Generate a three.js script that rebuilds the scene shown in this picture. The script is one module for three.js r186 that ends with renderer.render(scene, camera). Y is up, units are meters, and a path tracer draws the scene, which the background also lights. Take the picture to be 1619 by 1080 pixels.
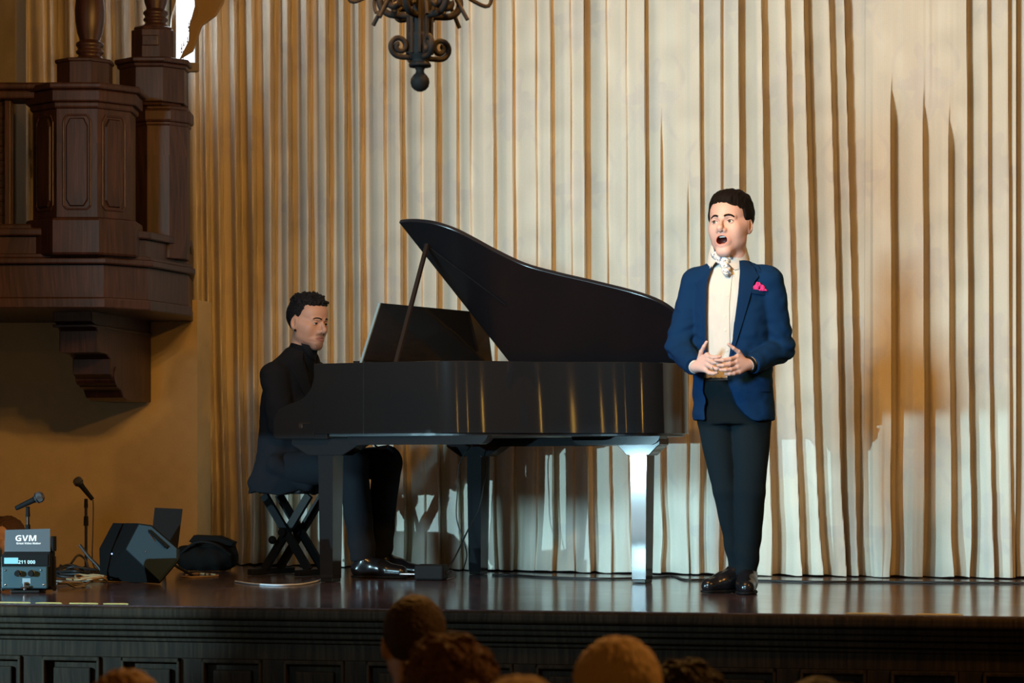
import * as THREE from 'three';
import { mergeGeometries, toCreasedNormals } from 'three/addons/utils/BufferGeometryUtils.js';
import { RoundedBoxGeometry } from 'three/addons/geometries/RoundedBoxGeometry.js';
import { ConvexGeometry } from 'three/addons/geometries/ConvexGeometry.js';
import { FontLoader } from 'three/addons/loaders/FontLoader.js';
import { TextGeometry } from 'three/addons/geometries/TextGeometry.js';
import { RectAreaLightUniformsLib } from 'three/addons/lights/RectAreaLightUniformsLib.js';

// ---------------------------------------------------------------- camera, exposure, lights of the hall
// metres; the stage floor is y = 0, the photographer stands 11 to 15 m in front of what is on the stage
const EYE = 0.55, FOCAL = 4236, HORIZON = 743;
const scene = new THREE.Scene();
scene.background = new THREE.Color(0x000000);
const camera = new THREE.PerspectiveCamera(2 * Math.atan(540 / FOCAL) * 180 / Math.PI, 1619 / 1080, 0.1, 60);
camera.position.set(0, EYE, 0);
camera.lookAt(0, EYE, -10);
camera.setViewOffset(1619, 1080, 0, 540 - HORIZON, 1619, 1080);
camera.focus = 12.8;
camera.userData.fStop = 4.5;
const renderer = new THREE.WebGLRenderer({ antialias: true });
renderer.toneMapping = THREE.LinearToneMapping;
renderer.toneMappingExposure = 1.0;
renderer.shadowMap.enabled = true;
renderer.shadowMap.type = THREE.PCFSoftShadowMap;
RectAreaLightUniformsLib.init();

function spot(name, color, intensity, at, to, angle, penumbra, radius) {
  const l = new THREE.SpotLight(color, intensity, 0, angle, penumbra, 2);
  l.name = name; l.position.set(...at); l.target.position.set(...to);
  l.castShadow = true; l.shadow.radius = radius; l.shadow.mapSize.set(2048, 2048); l.shadow.bias = -0.0005;
  scene.add(l, l.target);
  return l;
}
const COOL = lin3(0.48, 0.84, 1.0), WARM = lin3(1.0, 0.49, 0.115);
function lin3(r, g, b) { return new THREE.Color().setRGB(r, g, b); }
const KEY_AT = [-4.4, 3.0, -3.2], KEY_TO = [1.5, 1.75, -14.0];          // large soft front light, left of the photographer
const LOW_AT = [-5.0, -1.05, -9.3];                                      // flood on a stand left of the stage, flagged so that it only lights low
spot('soft_key', COOL, 450, KEY_AT, KEY_TO, 0.285, 1.0, 42);
const BULB_POWER = 4.4;                                                  // each chandelier candle
const LOW_POWER = 100;
const FILL_POWER = [4, 24], SCONCE_POWER = 1.2;                           // added unseen pendant lamps, wall lamps

// ---------------------------------------------------------------- helpers
const V3 = (x, y, z) => new THREE.Vector3(x, y, z);
const at = (px, py, d) => V3((px - 809.5) * d / FOCAL, EYE + (HORIZON - py) * d / FOCAL, -d);   // where a sight line meets a depth
const groundDepth = (py) => EYE * FOCAL / (py - HORIZON);
let seed = 7;
const rnd = () => { seed = (seed * 1664525 + 1013904223) >>> 0; return seed / 4294967296; };
const lerp = (a, b, t) => a + (b - a) * t, clamp = (x, a, b) => Math.min(b, Math.max(a, x));
const smooth = (a, b, x) => { const t = clamp((x - a) / (b - a), 0, 1); return t * t * (3 - 2 * t); };
function table(rows, x, k = 1) {                                         // linear look-up, rows sorted by column 0
  if (x <= rows[0][0]) return rows[0][k];
  for (let i = 1; i < rows.length; i++) if (x <= rows[i][0]) return lerp(rows[i - 1][k], rows[i][k], (x - rows[i - 1][0]) / (rows[i][0] - rows[i - 1][0]));
  return rows[rows.length - 1][k];
}
const hash = (i, j, k) => { let h = (i * 374761393 + j * 668265263 + k * 1274126177) | 0; h = Math.imul(h ^ (h >>> 13), 1274126177); return ((h ^ (h >>> 16)) >>> 0) / 4294967296; };
function noise3(x, y, z) {
  const i = Math.floor(x), j = Math.floor(y), k = Math.floor(z), f = x - i, g = y - j, h = z - k;
  const a = f * f * (3 - 2 * f), b = g * g * (3 - 2 * g), c = h * h * (3 - 2 * h);
  const L = (k2) => lerp(lerp(hash(i, j, k2), hash(i + 1, j, k2), a), lerp(hash(i, j + 1, k2), hash(i + 1, j + 1, k2), a), b);
  return lerp(L(k), L(k + 1), c) * 2 - 1;
}
const used = {};
function numbered(name) { const n = used[name] = (used[name] ?? -1) + 1; return n ? name + '_' + String(n).padStart(3, '0') : name; }
function shadows(o) { o.castShadow = true; o.receiveShadow = true; return o; }
function thing(name, label, category, p = [0, 0, 0], turn = 0, group) {
  const o = new THREE.Group(); o.name = numbered(name); o.position.set(...p); o.rotation.y = turn; scene.add(o);
  o.userData = { label, category }; if (group) o.userData.group = group;
  return o;
}
function clean(g) { g = g.index ? g.toNonIndexed() : g; for (const k of Object.keys(g.attributes)) if (!['position', 'normal', 'uv'].includes(k)) g.deleteAttribute(k); if (!g.attributes.normal) g.computeVertexNormals(); if (!g.attributes.uv) g.setAttribute('uv', new THREE.BufferAttribute(new Float32Array(g.attributes.position.count * 2), 2)); return g; }
function merged(gs) { return Array.isArray(gs) ? (gs.length === 1 ? gs[0] : mergeGeometries(gs.map(clean))) : gs; }
function part(name, gs, m, parent, label) { const o = shadows(new THREE.Mesh(merged(gs), m)); o.name = name; parent.add(o); if (label) o.userData.label = label; return o; }
function single(name, gs, m, label, category, group) { const o = part(numbered(name), gs, m, scene); o.userData = { label, category }; if (group) o.userData.group = group; return o; }
function struct(name, gs, m, label, category) { const o = part(name, gs, m, scene); o.userData = { kind: 'structure', label, category }; return o; }
const moved = (g, x, y, z) => g.translate(x, y, z);
function box(x0, x1, y0, y1, z0, z1, r = 0) {
  const w = x1 - x0, h = y1 - y0, d = z1 - z0;
  const g = r ? new RoundedBoxGeometry(w, h, d, 2, Math.min(r, w / 2.05, h / 2.05, d / 2.05)) : new THREE.BoxGeometry(w, h, d);
  return g.translate((x0 + x1) / 2, (y0 + y1) / 2, (z0 + z1) / 2);
}
function tube(pts, r, seg = 0, sides = 8, closed = false) {
  const c = new THREE.CatmullRomCurve3(pts.map((p) => p.isVector3 ? p : V3(...p)), closed);
  return new THREE.TubeGeometry(c, seg || pts.length * 8, r, sides, closed);
}
function rod(a, b, r0, r1 = r0, sides = 12) {
  a = a.isVector3 ? a : V3(...a); b = b.isVector3 ? b : V3(...b);
  const d = b.clone().sub(a), g = new THREE.CylinderGeometry(r1, r0, d.length(), sides);
  g.applyQuaternion(new THREE.Quaternion().setFromUnitVectors(V3(0, 1, 0), d.clone().normalize()));
  return g.translate((a.x + b.x) / 2, (a.y + b.y) / 2, (a.z + b.z) / 2);
}
function beam(a, b, w, h) {                                              // rectangular bar from a to b
  const d = b.clone().sub(a), g = new THREE.BoxGeometry(w, d.length(), h);
  g.applyQuaternion(new THREE.Quaternion().setFromUnitVectors(V3(0, 1, 0), d.clone().normalize()));
  return g.translate((a.x + b.x) / 2, (a.y + b.y) / 2, (a.z + b.z) / 2);
}
const lathe = (pts, n = 28) => new THREE.LatheGeometry(pts.map((p) => new THREE.Vector2(p[0], p[1])), n);
function prism(poly, y0, y1, bevel = 0) {                                // poly: [x, z] in plan
  const s = new THREE.Shape(poly.map(([x, z]) => new THREE.Vector2(x, -z)));
  const g = new THREE.ExtrudeGeometry(s, { depth: y1 - y0 - 2 * bevel, bevelEnabled: bevel > 0, bevelSize: bevel, bevelOffset: -bevel, bevelThickness: bevel, bevelSegments: 2, curveSegments: 1 });
  return g.rotateX(-Math.PI / 2).translate(0, y0 + bevel, 0);
}
const ngon = (cx, cz, flats, n = 8) => Array.from({ length: n }, (_, i) => { const a = (i + 0.5) / n * 2 * Math.PI, R = flats / 2 / Math.cos(Math.PI / n); return [cx + R * Math.sin(a), cz + R * Math.cos(a)]; });
function planar(g, s = 1) {                                              // uv in metres from the dominant face direction
  g = g.index ? g.toNonIndexed() : g; g.computeVertexNormals();
  const p = g.attributes.position, n = g.attributes.normal, uv = new Float32Array(p.count * 2);
  for (let i = 0; i < p.count; i++) {
    const ax = Math.abs(n.getX(i)), ay = Math.abs(n.getY(i)), az = Math.abs(n.getZ(i));
    const [u, v] = ay > ax && ay > az ? [p.getX(i), p.getZ(i)] : ax > az ? [p.getZ(i), p.getY(i)] : [p.getX(i), p.getY(i)];
    uv[2 * i] = u * s; uv[2 * i + 1] = v * s;
  }
  g.setAttribute('uv', new THREE.BufferAttribute(uv, 2));
  return g;
}
// ---- smooth bodies: a distance field meshed with surface nets
const smin = (a, b, k) => { const h = Math.max(k - Math.abs(a - b), 0) / k; return Math.min(a, b) - h * h * k * 0.25; };
const smax = (a, b, k) => -smin(-a, -b, k);
function cap(a, b, ra, rb = ra) {
  const [ax, ay, az] = a, dx = b[0] - ax, dy = b[1] - ay, dz = b[2] - az, L = dx * dx + dy * dy + dz * dz || 1e-9;
  return (x, y, z) => { const px = x - ax, py = y - ay, pz = z - az, t = clamp((px * dx + py * dy + pz * dz) / L, 0, 1); return Math.hypot(px - dx * t, py - dy * t, pz - dz * t) - ra - (rb - ra) * t; };
}
function ell(c, r) { const m = Math.min(...r); return (x, y, z) => { const l = Math.hypot((x - c[0]) / r[0], (y - c[1]) / r[1], (z - c[2]) / r[2]); const g = Math.hypot((x - c[0]) / r[0] / r[0], (y - c[1]) / r[1] / r[1], (z - c[2]) / r[2] / r[2]); return g < 1e-6 ? -m : l * (l - 1) / g; }; }
const uni = (list, k) => (x, y, z) => { let d = list[0](x, y, z); for (let i = 1; i < list.length; i++) d = smin(d, list[i](x, y, z), k); return d; };
function loft(keys, yaw, hard = 0.012) {                                 // rows [y, cx, cz, rx, rz], elliptical sections turned by yaw
  const c = Math.cos(yaw), s = Math.sin(yaw), y0 = keys[0][0], y1 = keys[keys.length - 1][0];
  return (x, y, z) => {
    const yy = clamp(y, y0, y1), px = x - table(keys, yy, 1), pz = z - table(keys, yy, 2), rx = table(keys, yy, 3), rz = table(keys, yy, 4);
    const qx = px * c - pz * s, qz = px * s + pz * c;
    const l = Math.hypot(qx / rx, qz / rz), g = Math.hypot(qx / rx / rx, qz / rz / rz);
    const d = g < 1e-6 ? -Math.min(rx, rz) : l * (l - 1) / g, v = Math.max(y0 - y, y - y1);
    return smax(d, v, hard);
  };
}
function nets(f, lo, hi, cell, color) {
  const n = [0, 1, 2].map((k) => Math.ceil((hi[k] - lo[k]) / cell) + 1), [nx, ny, nz] = n, F = new Float32Array(nx * ny * nz);
  let q = 0;
  for (let k = 0; k < nz; k++) for (let j = 0; j < ny; j++) for (let i = 0; i < nx; i++) F[q++] = f(lo[0] + i * cell, lo[1] + j * cell, lo[2] + k * cell);
  const id = new Int32Array(nx * ny * nz).fill(-1), P = [], I = [], sx = 1, sy = nx, sz = nx * ny;
  const C = [0, sx, sy, sx + sy, sz, sx + sz, sy + sz, sx + sy + sz], E = [[0, 1], [2, 3], [4, 5], [6, 7], [0, 2], [1, 3], [4, 6], [5, 7], [0, 4], [1, 5], [2, 6], [3, 7]];
  for (let k = 0; k < nz - 1; k++) for (let j = 0; j < ny - 1; j++) for (let i = 0; i < nx - 1; i++) {
    const b = i * sx + j * sy + k * sz; let m = 0;
    for (let c = 0; c < 8; c++) if (F[b + C[c]] < 0) m |= 1 << c;
    if (m === 0 || m === 255) continue;
    let x = 0, y = 0, z = 0, c = 0;
    for (const [e0, e1] of E) {
      const a0 = F[b + C[e0]], a1 = F[b + C[e1]];
      if ((a0 < 0) === (a1 < 0)) continue;
      const t = a0 / (a0 - a1);
      x += lerp(e0 & 1, e1 & 1, t); y += lerp(e0 >> 1 & 1, e1 >> 1 & 1, t); z += lerp(e0 >> 2, e1 >> 2, t); c++;
    }
    id[b] = P.length / 3; P.push(lo[0] + (i + x / c) * cell, lo[1] + (j + y / c) * cell, lo[2] + (k + z / c) * cell);
  }
  const quad = (a, b, c, d, flip) => { if (a < 0 || b < 0 || c < 0 || d < 0) return; flip ? I.push(a, c, b, a, d, c) : I.push(a, b, c, a, c, d); };
  for (let k = 1; k < nz - 1; k++) for (let j = 1; j < ny - 1; j++) for (let i = 1; i < nx - 1; i++) {
    const b = i * sx + j * sy + k * sz, s0 = F[b] < 0;
    if (s0 !== F[b + sx] < 0) quad(id[b - sy - sz], id[b - sz], id[b], id[b - sy], !s0);
    if (s0 !== F[b + sy] < 0) quad(id[b - sx - sz], id[b - sx], id[b], id[b - sz], !s0);
    if (s0 !== F[b + sz] < 0) quad(id[b - sx - sy], id[b - sy], id[b], id[b - sx], !s0);
  }
  const N = new Float32Array(P.length), U = new Float32Array(P.length / 3 * 2), e = cell * 0.5, col = color ? new Float32Array(P.length) : null;
  for (let v = 0; v < P.length; v += 3) {
    const x = P[v], y = P[v + 1], z = P[v + 2];
    let a = f(x + e, y, z) - f(x - e, y, z), b = f(x, y + e, z) - f(x, y - e, z), c = f(x, y, z + e) - f(x, y, z - e); const l = Math.hypot(a, b, c) || 1;
    N[v] = a / l; N[v + 1] = b / l; N[v + 2] = c / l; U[v / 3 * 2] = x + z * 0.7; U[v / 3 * 2 + 1] = y + z * 0.2;
    if (col) { const r = color(x, y, z); col[v] = r[0]; col[v + 1] = r[1]; col[v + 2] = r[2]; }
  }
  const g = new THREE.BufferGeometry();
  g.setAttribute('position', new THREE.Float32BufferAttribute(P, 3)); g.setAttribute('normal', new THREE.BufferAttribute(N, 3)); g.setAttribute('uv', new THREE.BufferAttribute(U, 2));
  if (col) g.setAttribute('color', new THREE.BufferAttribute(col, 3));
  g.setIndex(I);
  return g;
}
// a cloth patch between two edges, laid on the front of a body, with its own thickness
function patch(left, right, f, off, thick = 0.004, nu = 8, nv = 16, zmax = 0.5, puff = 0) {
  const L = new THREE.CatmullRomCurve3(left.map((p) => V3(p[0], p[1], 0)), false, 'catmullrom', 0.2), R = new THREE.CatmullRomCurve3(right.map((p) => V3(p[0], p[1], 0)), false, 'catmullrom', 0.2), P = [], I = [], U = [];
  for (const side of [1, 0]) for (let j = 0; j <= nv; j++) for (let i = 0; i <= nu; i++) {
    const a = L.getPoint(j / nv), b = R.getPoint(j / nv), x = lerp(a.x, b.x, i / nu), y = lerp(a.y, b.y, i / nu);
    let z = zmax; for (let n = 0; n < 160 && z > -0.3; n++) { const d = f(x, y, z); if (d < 0.0006) break; z -= Math.max(d * 0.8, 0.0008); }
    P.push(x, y, z + off + (side ? thick + puff * Math.sin(Math.PI * i / nu) : -0.012)); U.push(x, y);
  }
  const w = nu + 1, h = (nv + 1) * w, q = (a, b, c, d) => I.push(a, b, c, a, c, d);
  for (let j = 0; j < nv; j++) for (let i = 0; i < nu; i++) { const a = j * w + i; q(a, a + w, a + w + 1, a + 1); q(h + a, h + a + 1, h + a + w + 1, h + a + w); }
  for (let j = 0; j < nv; j++) { const a = j * w, b = a + nu; q(a, h + a, h + a + w, a + w); q(b, b + w, h + b + w, h + b); }
  for (let i = 0; i < nu; i++) { const a = i, b = nv * w + i; q(a, a + 1, h + a + 1, h + a); q(b, h + b, h + b + 1, b + 1); }
  let g = new THREE.BufferGeometry(); g.setAttribute('position', new THREE.Float32BufferAttribute(P, 3)); g.setAttribute('uv', new THREE.Float32BufferAttribute(U, 2)); g.setIndex(I);
  if (left[0][1] < left[left.length - 1][1] !== left[0][0] > right[0][0]) { const ix = g.index.array; for (let i = 0; i < ix.length; i += 3) { const t = ix[i]; ix[i] = ix[i + 1]; ix[i + 1] = t; } }
  return toCreasedNormals(g, 0.7);
}
// ---- textures
function tex(w, h, fn, srgb, rep = [1, 1]) {
  const d = new Uint8Array(w * h * 4);
  for (let j = 0; j < h; j++) for (let i = 0; i < w; i++) { const c = fn(i / w, j / h, i, j), o = (j * w + i) * 4; d[o] = clamp(c[0], 0, 255); d[o + 1] = clamp(c[1], 0, 255); d[o + 2] = clamp(c[2], 0, 255); d[o + 3] = 255; }
  const t = new THREE.DataTexture(d, w, h); t.wrapS = t.wrapT = THREE.RepeatWrapping; t.magFilter = THREE.LinearFilter; t.minFilter = THREE.LinearMipmapLinearFilter; t.generateMipmaps = true;
  if (srgb) t.colorSpace = THREE.SRGBColorSpace; t.repeat.set(...rep); t.needsUpdate = true;
  return t;
}
function tnoise(u, v, f, s) {                                            // noise that tiles over the unit square
  const x = u * f, y = v * f, a = noise3(x, y, s), b = noise3(x - f, y, s), c = noise3(x, y - f, s), d = noise3(x - f, y - f, s);
  return lerp(lerp(a, b, u), lerp(c, d, u), v);
}
const grey = (v) => [v, v, v];
const lin = (r, g, b) => new THREE.Color().setRGB(r, g, b);
const weaveTex = tex(256, 256, (u, v, i, j) => grey(128 + 50 * ((i + j) % 4 < 2 ? 1 : -1) + 60 * (hash(i, j, 3) - 0.5)), false, [9, 9]);
const grainTex = tex(512, 512, (u, v) => grey(150 + 45 * tnoise(u, v, 6, 2) + 30 * tnoise(u, v, 24, 5) + 26 * tnoise(u, v, 90, 8)), false, [1.3, 1.3]);
const woodTex = tex(512, 512, (u, v) => { const g = 0.78 + 0.14 * tnoise(u, v * 0.999, 7, 1) + 0.16 * noise3(u * 90 + 4 * tnoise(u, v, 4, 9), v * 5, 3) + 0.1 * noise3(u * 240, v * 9, 6); return [255 * g, 250 * g, 244 * g]; }, true, [1.2, 1.2]);
const plasterTex = tex(512, 512, (u, v) => { const g = 0.93 + 0.035 * tnoise(u, v, 5, 4) + 0.025 * tnoise(u, v, 40, 1) + 0.03 * (hash(u * 512, v * 512, 2) - 0.5); return [255 * g, 253 * g, 250 * g]; }, true, [0.5, 0.5]);
const damaskTex = tex(1024, 1024, (u, v, i, j) => {                      // woven damask: pale ground, greyer leaf figures, fine ribs
  let k = 0;
  for (const [ou, ov] of [[0.25, 0.25], [0.75, 0.75]]) {
    const x = Math.abs(((u - ou + 1.5) % 1) - 0.5) * 4.2, y = (((v - ov + 1.5) % 1) - 0.5) * 4.2;
    const a = Math.atan2(y, x), r = Math.hypot(x, y) * (1 + 0.12 * noise3(x * 4 + 9, y * 4, ou * 9));
    k = Math.max(k, smooth(0.07, -0.07, r - (0.62 + 0.33 * Math.cos(a * 7) * Math.cos(a * 2.0) + 0.1 * Math.sin(y * 9))) * 0.8, smooth(0.05, -0.05, Math.abs(x - 0.75 - 0.25 * Math.sin(y * 3.3)) - 0.07) * smooth(1.15, 0.9, Math.abs(y)) * 0.6);
  }
  const g = 0.97 - 0.055 * k * (0.6 + 0.6 * tnoise(u, v, 14, 11)) + 0.035 * tnoise(u, v, 9, 3) + 0.05 * (hash(i >> 1, j, 4) - 0.5) + 0.02 * Math.sin(i * 0.9);
  return [255 * g, 251 * g, 243 * g + 6 * k];
}, true, [1.1, 1.1]);
const floorRough = tex(1024, 1024, (u, v, i, j) => grey(40 + 6 * tnoise(u, v, 5, 3) + 4 * tnoise(u, v, 30, 7) + 5 * (hash(i, j, 9) - 0.5)), false, [0.4, 0.4]);
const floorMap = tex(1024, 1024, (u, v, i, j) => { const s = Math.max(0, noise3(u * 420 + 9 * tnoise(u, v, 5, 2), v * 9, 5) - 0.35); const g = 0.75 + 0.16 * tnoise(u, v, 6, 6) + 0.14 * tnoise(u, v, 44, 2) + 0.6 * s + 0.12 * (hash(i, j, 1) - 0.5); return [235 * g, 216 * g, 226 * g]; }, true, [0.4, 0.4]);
const std = (color, roughness, extra = {}) => roughness >= 0.7 ? new THREE.MeshPhysicalMaterial({ color, roughness, specularIntensity: 0.3, ...extra }) : new THREE.MeshStandardMaterial({ color, roughness, ...extra });
const M = {
  curtain: std(lin(0.76, 0.71, 0.63), 0.92, { map: damaskTex, bumpMap: weaveTex, bumpScale: 0.0006 }),
  wall: std(lin(0.60, 0.47, 0.27), 0.9, { map: plasterTex }),
  greyWall: std(lin(0.24, 0.21, 0.18), 0.9, { map: plasterTex }),
  hall: std(lin(0.16, 0.13, 0.10), 0.85, { map: plasterTex }),
  hallFloor: std(lin(0.09, 0.06, 0.04), 0.6, { map: woodTex }),
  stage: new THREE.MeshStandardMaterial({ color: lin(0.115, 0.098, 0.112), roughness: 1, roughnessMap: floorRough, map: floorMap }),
  oak: std(lin(0.060, 0.026, 0.026), 0.42, { map: woodTex, bumpMap: grainTex, bumpScale: 0.0008 }),
  fascia: std(lin(0.030, 0.020, 0.011), 0.72, { map: woodTex, bumpMap: grainTex, bumpScale: 0.001 }),
  iron: std(lin(0.010, 0.007, 0.006), 0.72, { metalness: 0.1, bumpMap: grainTex, bumpScale: 0.002 }),
  lacquer: new THREE.MeshPhysicalMaterial({ color: lin(0.012, 0.0125, 0.014), roughness: 0.07 }),
  satin: std(lin(0.010, 0.011, 0.014), 0.34, { bumpMap: grainTex, bumpScale: 0.0003 }),
  ivory: std(lin(0.75, 0.72, 0.64), 0.3), brass: std(lin(0.75, 0.5, 0.18), 0.3, { metalness: 1 }), chrome: std(lin(0.8, 0.8, 0.82), 0.18, { metalness: 1 }),
  rubber: std(lin(0.005, 0.005, 0.005), 0.7), plastic: std(lin(0.006, 0.0065, 0.0075), 0.72), steel: std(lin(0.03, 0.028, 0.026), 0.4, { metalness: 0.8 }),
};

// ---------------------------------------------------------------- hall shell
const HALL = -1.05, TOP = 4.45;
struct('floor', planar(box(-7.6, 7.6, HALL - 0.15, HALL, -17.2, 4.2)), M.hallFloor, 'dark wooden hall floor in front of the stage', 'floor');
struct('ceiling', planar(box(-7.6, 7.6, TOP, TOP + 0.15, -17.2, 4.2)), M.hall, 'dim hall ceiling over the stage', 'ceiling');
struct('wall_back', planar(box(-7.6, 7.6, HALL, TOP, -17.2, -17.0)), M.hall, 'back wall behind the curtains', 'wall');
struct('wall_front', planar(box(-7.6, 7.6, HALL, TOP, 4.0, 4.2)), M.hall, 'rear wall of the dim hall', 'wall');
struct('wall_right', planar(box(7.4, 7.6, HALL, TOP, -17.0, 4.0)), M.hall, 'right side wall of the hall', 'wall');
struct('wall_side', planar(box(-7.6, -7.4, HALL, TOP, -17.0, 4.0)), M.hall, 'left side wall of the hall', 'wall');

// stage: its front edge runs from far left to near right
const edgeD = (x) => 10.52 - (x + 0.09) * 0.2386;
const ES = Math.hypot(1, 0.2386), EX = 1 / ES, EZ = 0.2386 / ES;         // unit vector along the edge in x, z
{
  const poly = [[-7.3, -edgeD(-7.3)], [7.3, -edgeD(7.3)], [7.3, -16.6], [-2.72, -16.6], [-2.60, -15.2], [-2.33, -13.35], [-7.3, -13.35]];
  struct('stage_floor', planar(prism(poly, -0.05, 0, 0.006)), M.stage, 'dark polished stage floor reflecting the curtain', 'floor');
  const f = new THREE.Group(); f.name = 'stage_front'; f.userData = { kind: 'structure', label: 'dark panelled wooden front of the stage', category: 'stage front' };
  f.position.set(-0.09, 0, -10.52); f.rotation.y = -Math.atan(0.2386); scene.add(f);
  part('backboard', planar(box(-7.2, 7.2, HALL, -0.05, -0.12, -0.08)), M.fascia, f);
  const mould = (name, y0, y1, out, r) => part(name, planar(box(-7.2, 7.2, y0, y1, -0.09, out, r)), M.fascia, f);
  mould('nosing', -0.052, -0.004, 0.028, 0.016);
  mould('moulding', -0.078, -0.052, 0.0, 0.008);
  mould('moulding', -0.100, -0.080, -0.012, 0.006);
  mould('moulding', -0.128, -0.105, -0.026, 0.008);
  mould('moulding', -0.147, -0.133, -0.042, 0.005);
  mould('frieze', -0.215, -0.147, -0.060, 0.003);
  mould('skirting', HALL, HALL + 0.12, -0.03, 0.01);
  const pitch = 0.347, w = 0.255, y1 = -0.215, y0 = -0.80;
  const stile = planar(box(-(pitch - w) / 2, (pitch - w) / 2, y0, y1, -0.08, -0.060, 0.004));
  const frameG = mergeGeometries([box(-w / 2, w / 2, y1 - 0.018, y1, -0.075, -0.048, 0.005), box(-w / 2, w / 2, y0, y0 + 0.018, -0.075, -0.048, 0.005), box(-w / 2, -w / 2 + 0.014, y0, y1, -0.075, -0.048, 0.005), box(w / 2 - 0.014, w / 2, y0, y1, -0.075, -0.048, 0.005)].map((g) => planar(g)));
  const fieldG = planar(box(-w / 2 + 0.045, w / 2 - 0.045, y0 + 0.06, y1 - 0.045, -0.085, -0.064, 0.008));
  const leaf = []; for (let k = 0; k < 7; k++) { const a = Math.PI * (k / 6 - 0.5); leaf.push(tube([[0, -0.40, -0.062], [Math.sin(a) * 0.022, -0.40 + Math.cos(a) * 0.03, -0.052], [Math.sin(a) * 0.05, -0.40 + Math.cos(a) * 0.075, -0.06]], 0.008, 8, 5)); }
  const leafG = mergeGeometries(leaf);
  part('rail', planar(box(-7.2, 7.2, HALL + 0.12, y0, -0.08, -0.060, 0.004)), M.fascia, f);
  for (let k = -12; k <= 12; k++) {
    const x = k * pitch - 0.045;
    const p = part('panel', fieldG, M.fascia, f); p.position.x = x;
    part('panel_frame', frameG, M.fascia, p); part('carved_leaf', leafG, M.fascia, p);
    part('stile', stile, M.fascia, f).position.x = x + pitch / 2;
  }
}
// left proscenium wall below the box, and the pier at the far left
{
  const a = at(312, 900, 14.95), wx = a.x, wz = a.z, run = 5.4;
  const line = (s, back) => [wx - EX * s + 0.232 * back, wz - EZ * s - 0.973 * back];
  const poly = [line(0, 0), line(run, 0), line(run, 0.22), line(0, 0.22)];
  struct('wall_left', planar(prism(poly, HALL, 1.50, 0.004)), M.wall, 'yellow plastered wall left of the curtain, under the balcony', 'wall');
  const p0 = at(26, 0, 14.7);
  struct('trim_1', planar(box(p0.x - 1.6, p0.x, 1.5, TOP, -15.0, -14.7, 0.01)), M.greyWall, 'grey plastered pier at the left edge above the balcony rail', 'pier');
}
// ---------------------------------------------------------------- curtains
// folds: [left, right] of each shaded furrow in sight-line units, with the height range where it is deep
const FURROWS = [
  [-60, -40], [-30, -14], [4, 16], [36, 44], [66, 70], [79, 96], [110, 124], [140, 152], [168, 178], [196, 210], [226, 236], [252, 262], [276, 290], [308, 317], [324, 333],
  [344, 361], [371, 385], [399, 413], [428, 443], [455, 471], [486, 500], [515, 530], [544, 557], [568, 583], [606, 611], [632, 643], [664, 667], [688, 699], [721, 727], [742, 745],
  [779, 785], [810, 817], [846, 849], [870, 877], [901, 904], [923, 934], [958, 961], [989, 991], [1019, 1026], [1043, 1048, 0, 2.35], [1085, 1089, 0, 2.0], [1106, 1113], [1140, 1147], [1168, 1180],
  [1204, 1216], [1241, 1252], [1270, 1284], [1310, 1322], [1334, 1348], [1406, 1419, 0, 2.4], [1457, 1469, 0, 2.35], [1497, 1510, 0, 2.25],
  [1527, 1538], [1560, 1568], [1592, 1597], [1640, 1652], [1676, 1690], [1712, 1722], [1750, 1764], [1790, 1800], [1830, 1842], [1876, 1888], [1910, 1920], [1950, 1962], [1990, 2000], [2040, 2050],
];
const CURTAIN_D = [[-80, 15.75], [200, 15.62], [380, 15.42], [560, 15.02], [800, 14.45], [1200, 13.83], [1600, 13.50], [2100, 13.2]];
const leanAt = (px, y) => (px > 1120 && px < 1378 ? 26 * smooth(1120, 1300, px) : px < 400 ? 12 : 5) * (1 - y / 3.2) + 4 * Math.sin(px * 0.021 + y * 1.3) * smooth(1.4, 0, y);
function foldDepth(px, y) {
  let i = 0; while (i < FURROWS.length - 1 && FURROWS[i + 1][0] <= px) i++;
  const F = FURROWS[i], N = FURROWS[i + 1] || [px + 30, px + 40], w = F[1] - F[0];
  const on = F[2] === undefined ? 1 : smooth(F[3] + 0.12, F[3] - 0.12, y);
  let d = clamp(w * 0.0034 * 3.2, 0.026, 0.165) * on;
  d *= 0.88 + 0.2 * Math.sin(i * 2.3 + y * 0.9);
  const gap = N[0] - F[1], t = px - F[0];
  let z;
  if (t < 1.6) z = -d * smooth(0, 1.6, t);
  else if (t < w * 0.9) z = -d * (1 - 0.1 * (t / w));
  else { const s = clamp((t - w * 0.9) / (gap + w * 0.1), 0, 1); z = -d * 0.9 * Math.pow(1 - s, 2.6); }
  const rib = 0.010 * noise3(px * 0.075, y * 0.25, 2.5) + 0.0045 * noise3(px * 0.21, y * 0.5, 7.1);
  return z + rib * (0.6 + 0.5 * smooth(1.6, 0, y));
}
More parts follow.
